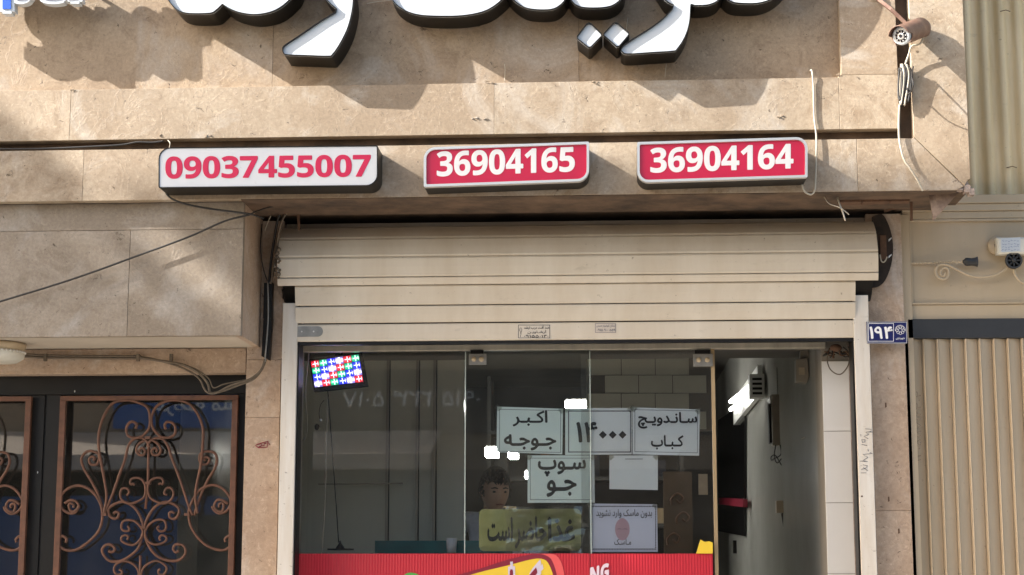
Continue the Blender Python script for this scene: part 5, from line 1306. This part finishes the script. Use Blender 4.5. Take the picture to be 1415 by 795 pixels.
row_building('opposite_building', 'taller grey building further right across the street', 2.7, 14, OY - 8, OY, 6.4, M['plaster'])
# ground floor details of the shop across the street
MB().box(-6.5, -3.9, OY + .002, OY + .12, 3.45, 4.05).build('blue_signboard', M['bluesign'], b1)
text_mb(shape('عرضه مستقیم'), lambda u, v: (-4.3 - 1.65 * u, 3.56 + .3 * v), OY + .13, OY + .12, .012).build('lettering', M['whitedigit'], b1)
MB().box(-3.8, 2.2, OY + .002, OY + .10, 3.35, 4.2).build('grey_signboard', M['darkbeam'], b1)
text_mb('۰۹۱۵ ۲۲۳ ۵۰۱۷', lambda u, v: (-1.7 - 1.8 * u, 3.72 + .2 * v), OY + .11, OY + .10, .008).build('lettering', M['whitedigit'], b1)
for (a, b) in ((-8.6, -5.2), (-4.6, -1.4), (-1.0, 2.2)):
    MB().box(a, b, OY + .001, OY + .03, .15, 2.9).build('shop_opening', M['blackglass'], b1)
aw = thing('awning', 'cream fabric awning over the shop across the street', 'awning', (-5.5, OY + .7, 2.6))
MB().add([(-8.8, OY + .13, 3.40), (-2.2, OY + .13, 3.40), (-2.2, OY + 1.5, 3.02), (-8.8, OY + 1.5, 3.02), (-8.8, OY + 1.5, 2.84), (-2.2, OY + 1.5, 2.84)], [(0, 1, 2, 3), (3, 2, 5, 4)]).build('canopy', M['awning'], aw)
vn = thing('parked_van', 'blue panel van parked across the street', 'van', (-4.6, -11.2, 0))
MB().prism([(-7.2, .35), (-3.0, .35), (-2.85, .9), (-3.05, 1.25), (-3.6, 1.4), (-4.0, 2.3), (-4.2, 2.4), (-7.2, 2.4)], -12.0, -10.4, .04).build('body', M['vanblue'], vn)
for yy in (-10.399, -12.01):
    MB().prism([(-3.95, 1.5), (-3.66, 1.5), (-4.0, 2.2), (-4.6, 2.2), (-4.6, 1.5)], yy, yy + .009).build('side_window', M['winglass'], vn)
for xx in (-6.4, -3.7):
    for yy in (-10.46, -11.94):
        wh = MB().lathe([(0, -.09), (.33, -.09), (.35, -.07), (.35, .07), (.33, .09), (0, .09)], (xx, yy, .355), (0, 1, 0), 24).build('wheel', M['rubber'], vn)
        MB().lathe([(0, -.095), (.18, -.095), (.20, -.088)], (xx, yy, .355), (0, 1, 0), 18).build('rim', M['silver'], wh)

# unseen panels added up the street to shade everything below the fascia
DY = 4.0
def blocker(X, Z, d=DY): return (X - 3 * d, Z + 1.86 * d)
eA, eB, eC = Q(150, 278, YF), Q(70, 205, YF), Q(-10, 140, YF)
hb = thing('roadside_billboard', 'unseen panels on posts added up the street to shade the shop front', 'shade blocker', (-13, YF - DY, 0))
def streak_edge(px, py, z):        # point at height z on a line that falls to the right
    p = Q(px, py, YB); return p.x + (p.z - z) * 1.05
zlo, zhi = Q(230, 462, YB).z, 3.10
cuts = [(126, 345), (150, 345), (232, 365), (300, 365)]  # gaps between the panels, shaped to throw sun streaks on the stone box
ed = [(streak_edge(a, b, zlo), streak_edge(a, b, zhi)) for a, b in cuts]
D2 = DY + .06
tops = [(eA.x, eA.z), (eB.x, eB.z), (eC.x, eC.z), (eC.x - .5, eC.z + .15), (eC.x - 1.4, eC.z + .4)]
polys = [[blocker(-4.6, zlo + .002, D2), blocker(ed[0][0], zlo + .002, D2), blocker(ed[0][1], zhi, D2)] + [blocker(a, b) for a, b in tops] + [blocker(-4.6, 4.3)],
         [blocker(ed[1][0], zlo + .002, D2), blocker(ed[2][0], zlo + .002, D2), blocker(ed[2][1], zhi, D2), blocker(ed[1][1], zhi, D2)],
         [blocker(ed[3][0], zlo + .002, D2), blocker(4.2, zlo + .002, D2), blocker(4.2, zhi, D2), blocker(ed[3][1], zhi, D2)],
         [blocker(-4.6, .3, D2), blocker(4.2, .3, D2), blocker(4.2, zlo, D2), blocker(-4.6, zlo, D2)]]
for p_ in polys: MB().prism(p_, YF - DY, YF - DY + .05).build('panel', M['awning'], hb)
for X in (-15.6, -12.2, -8.8):
    MB().tube([(X, YF - DY + .16, 0), (X, YF - DY + .16, 9.9)], .09, 10).build('post', M['grey'], hb)
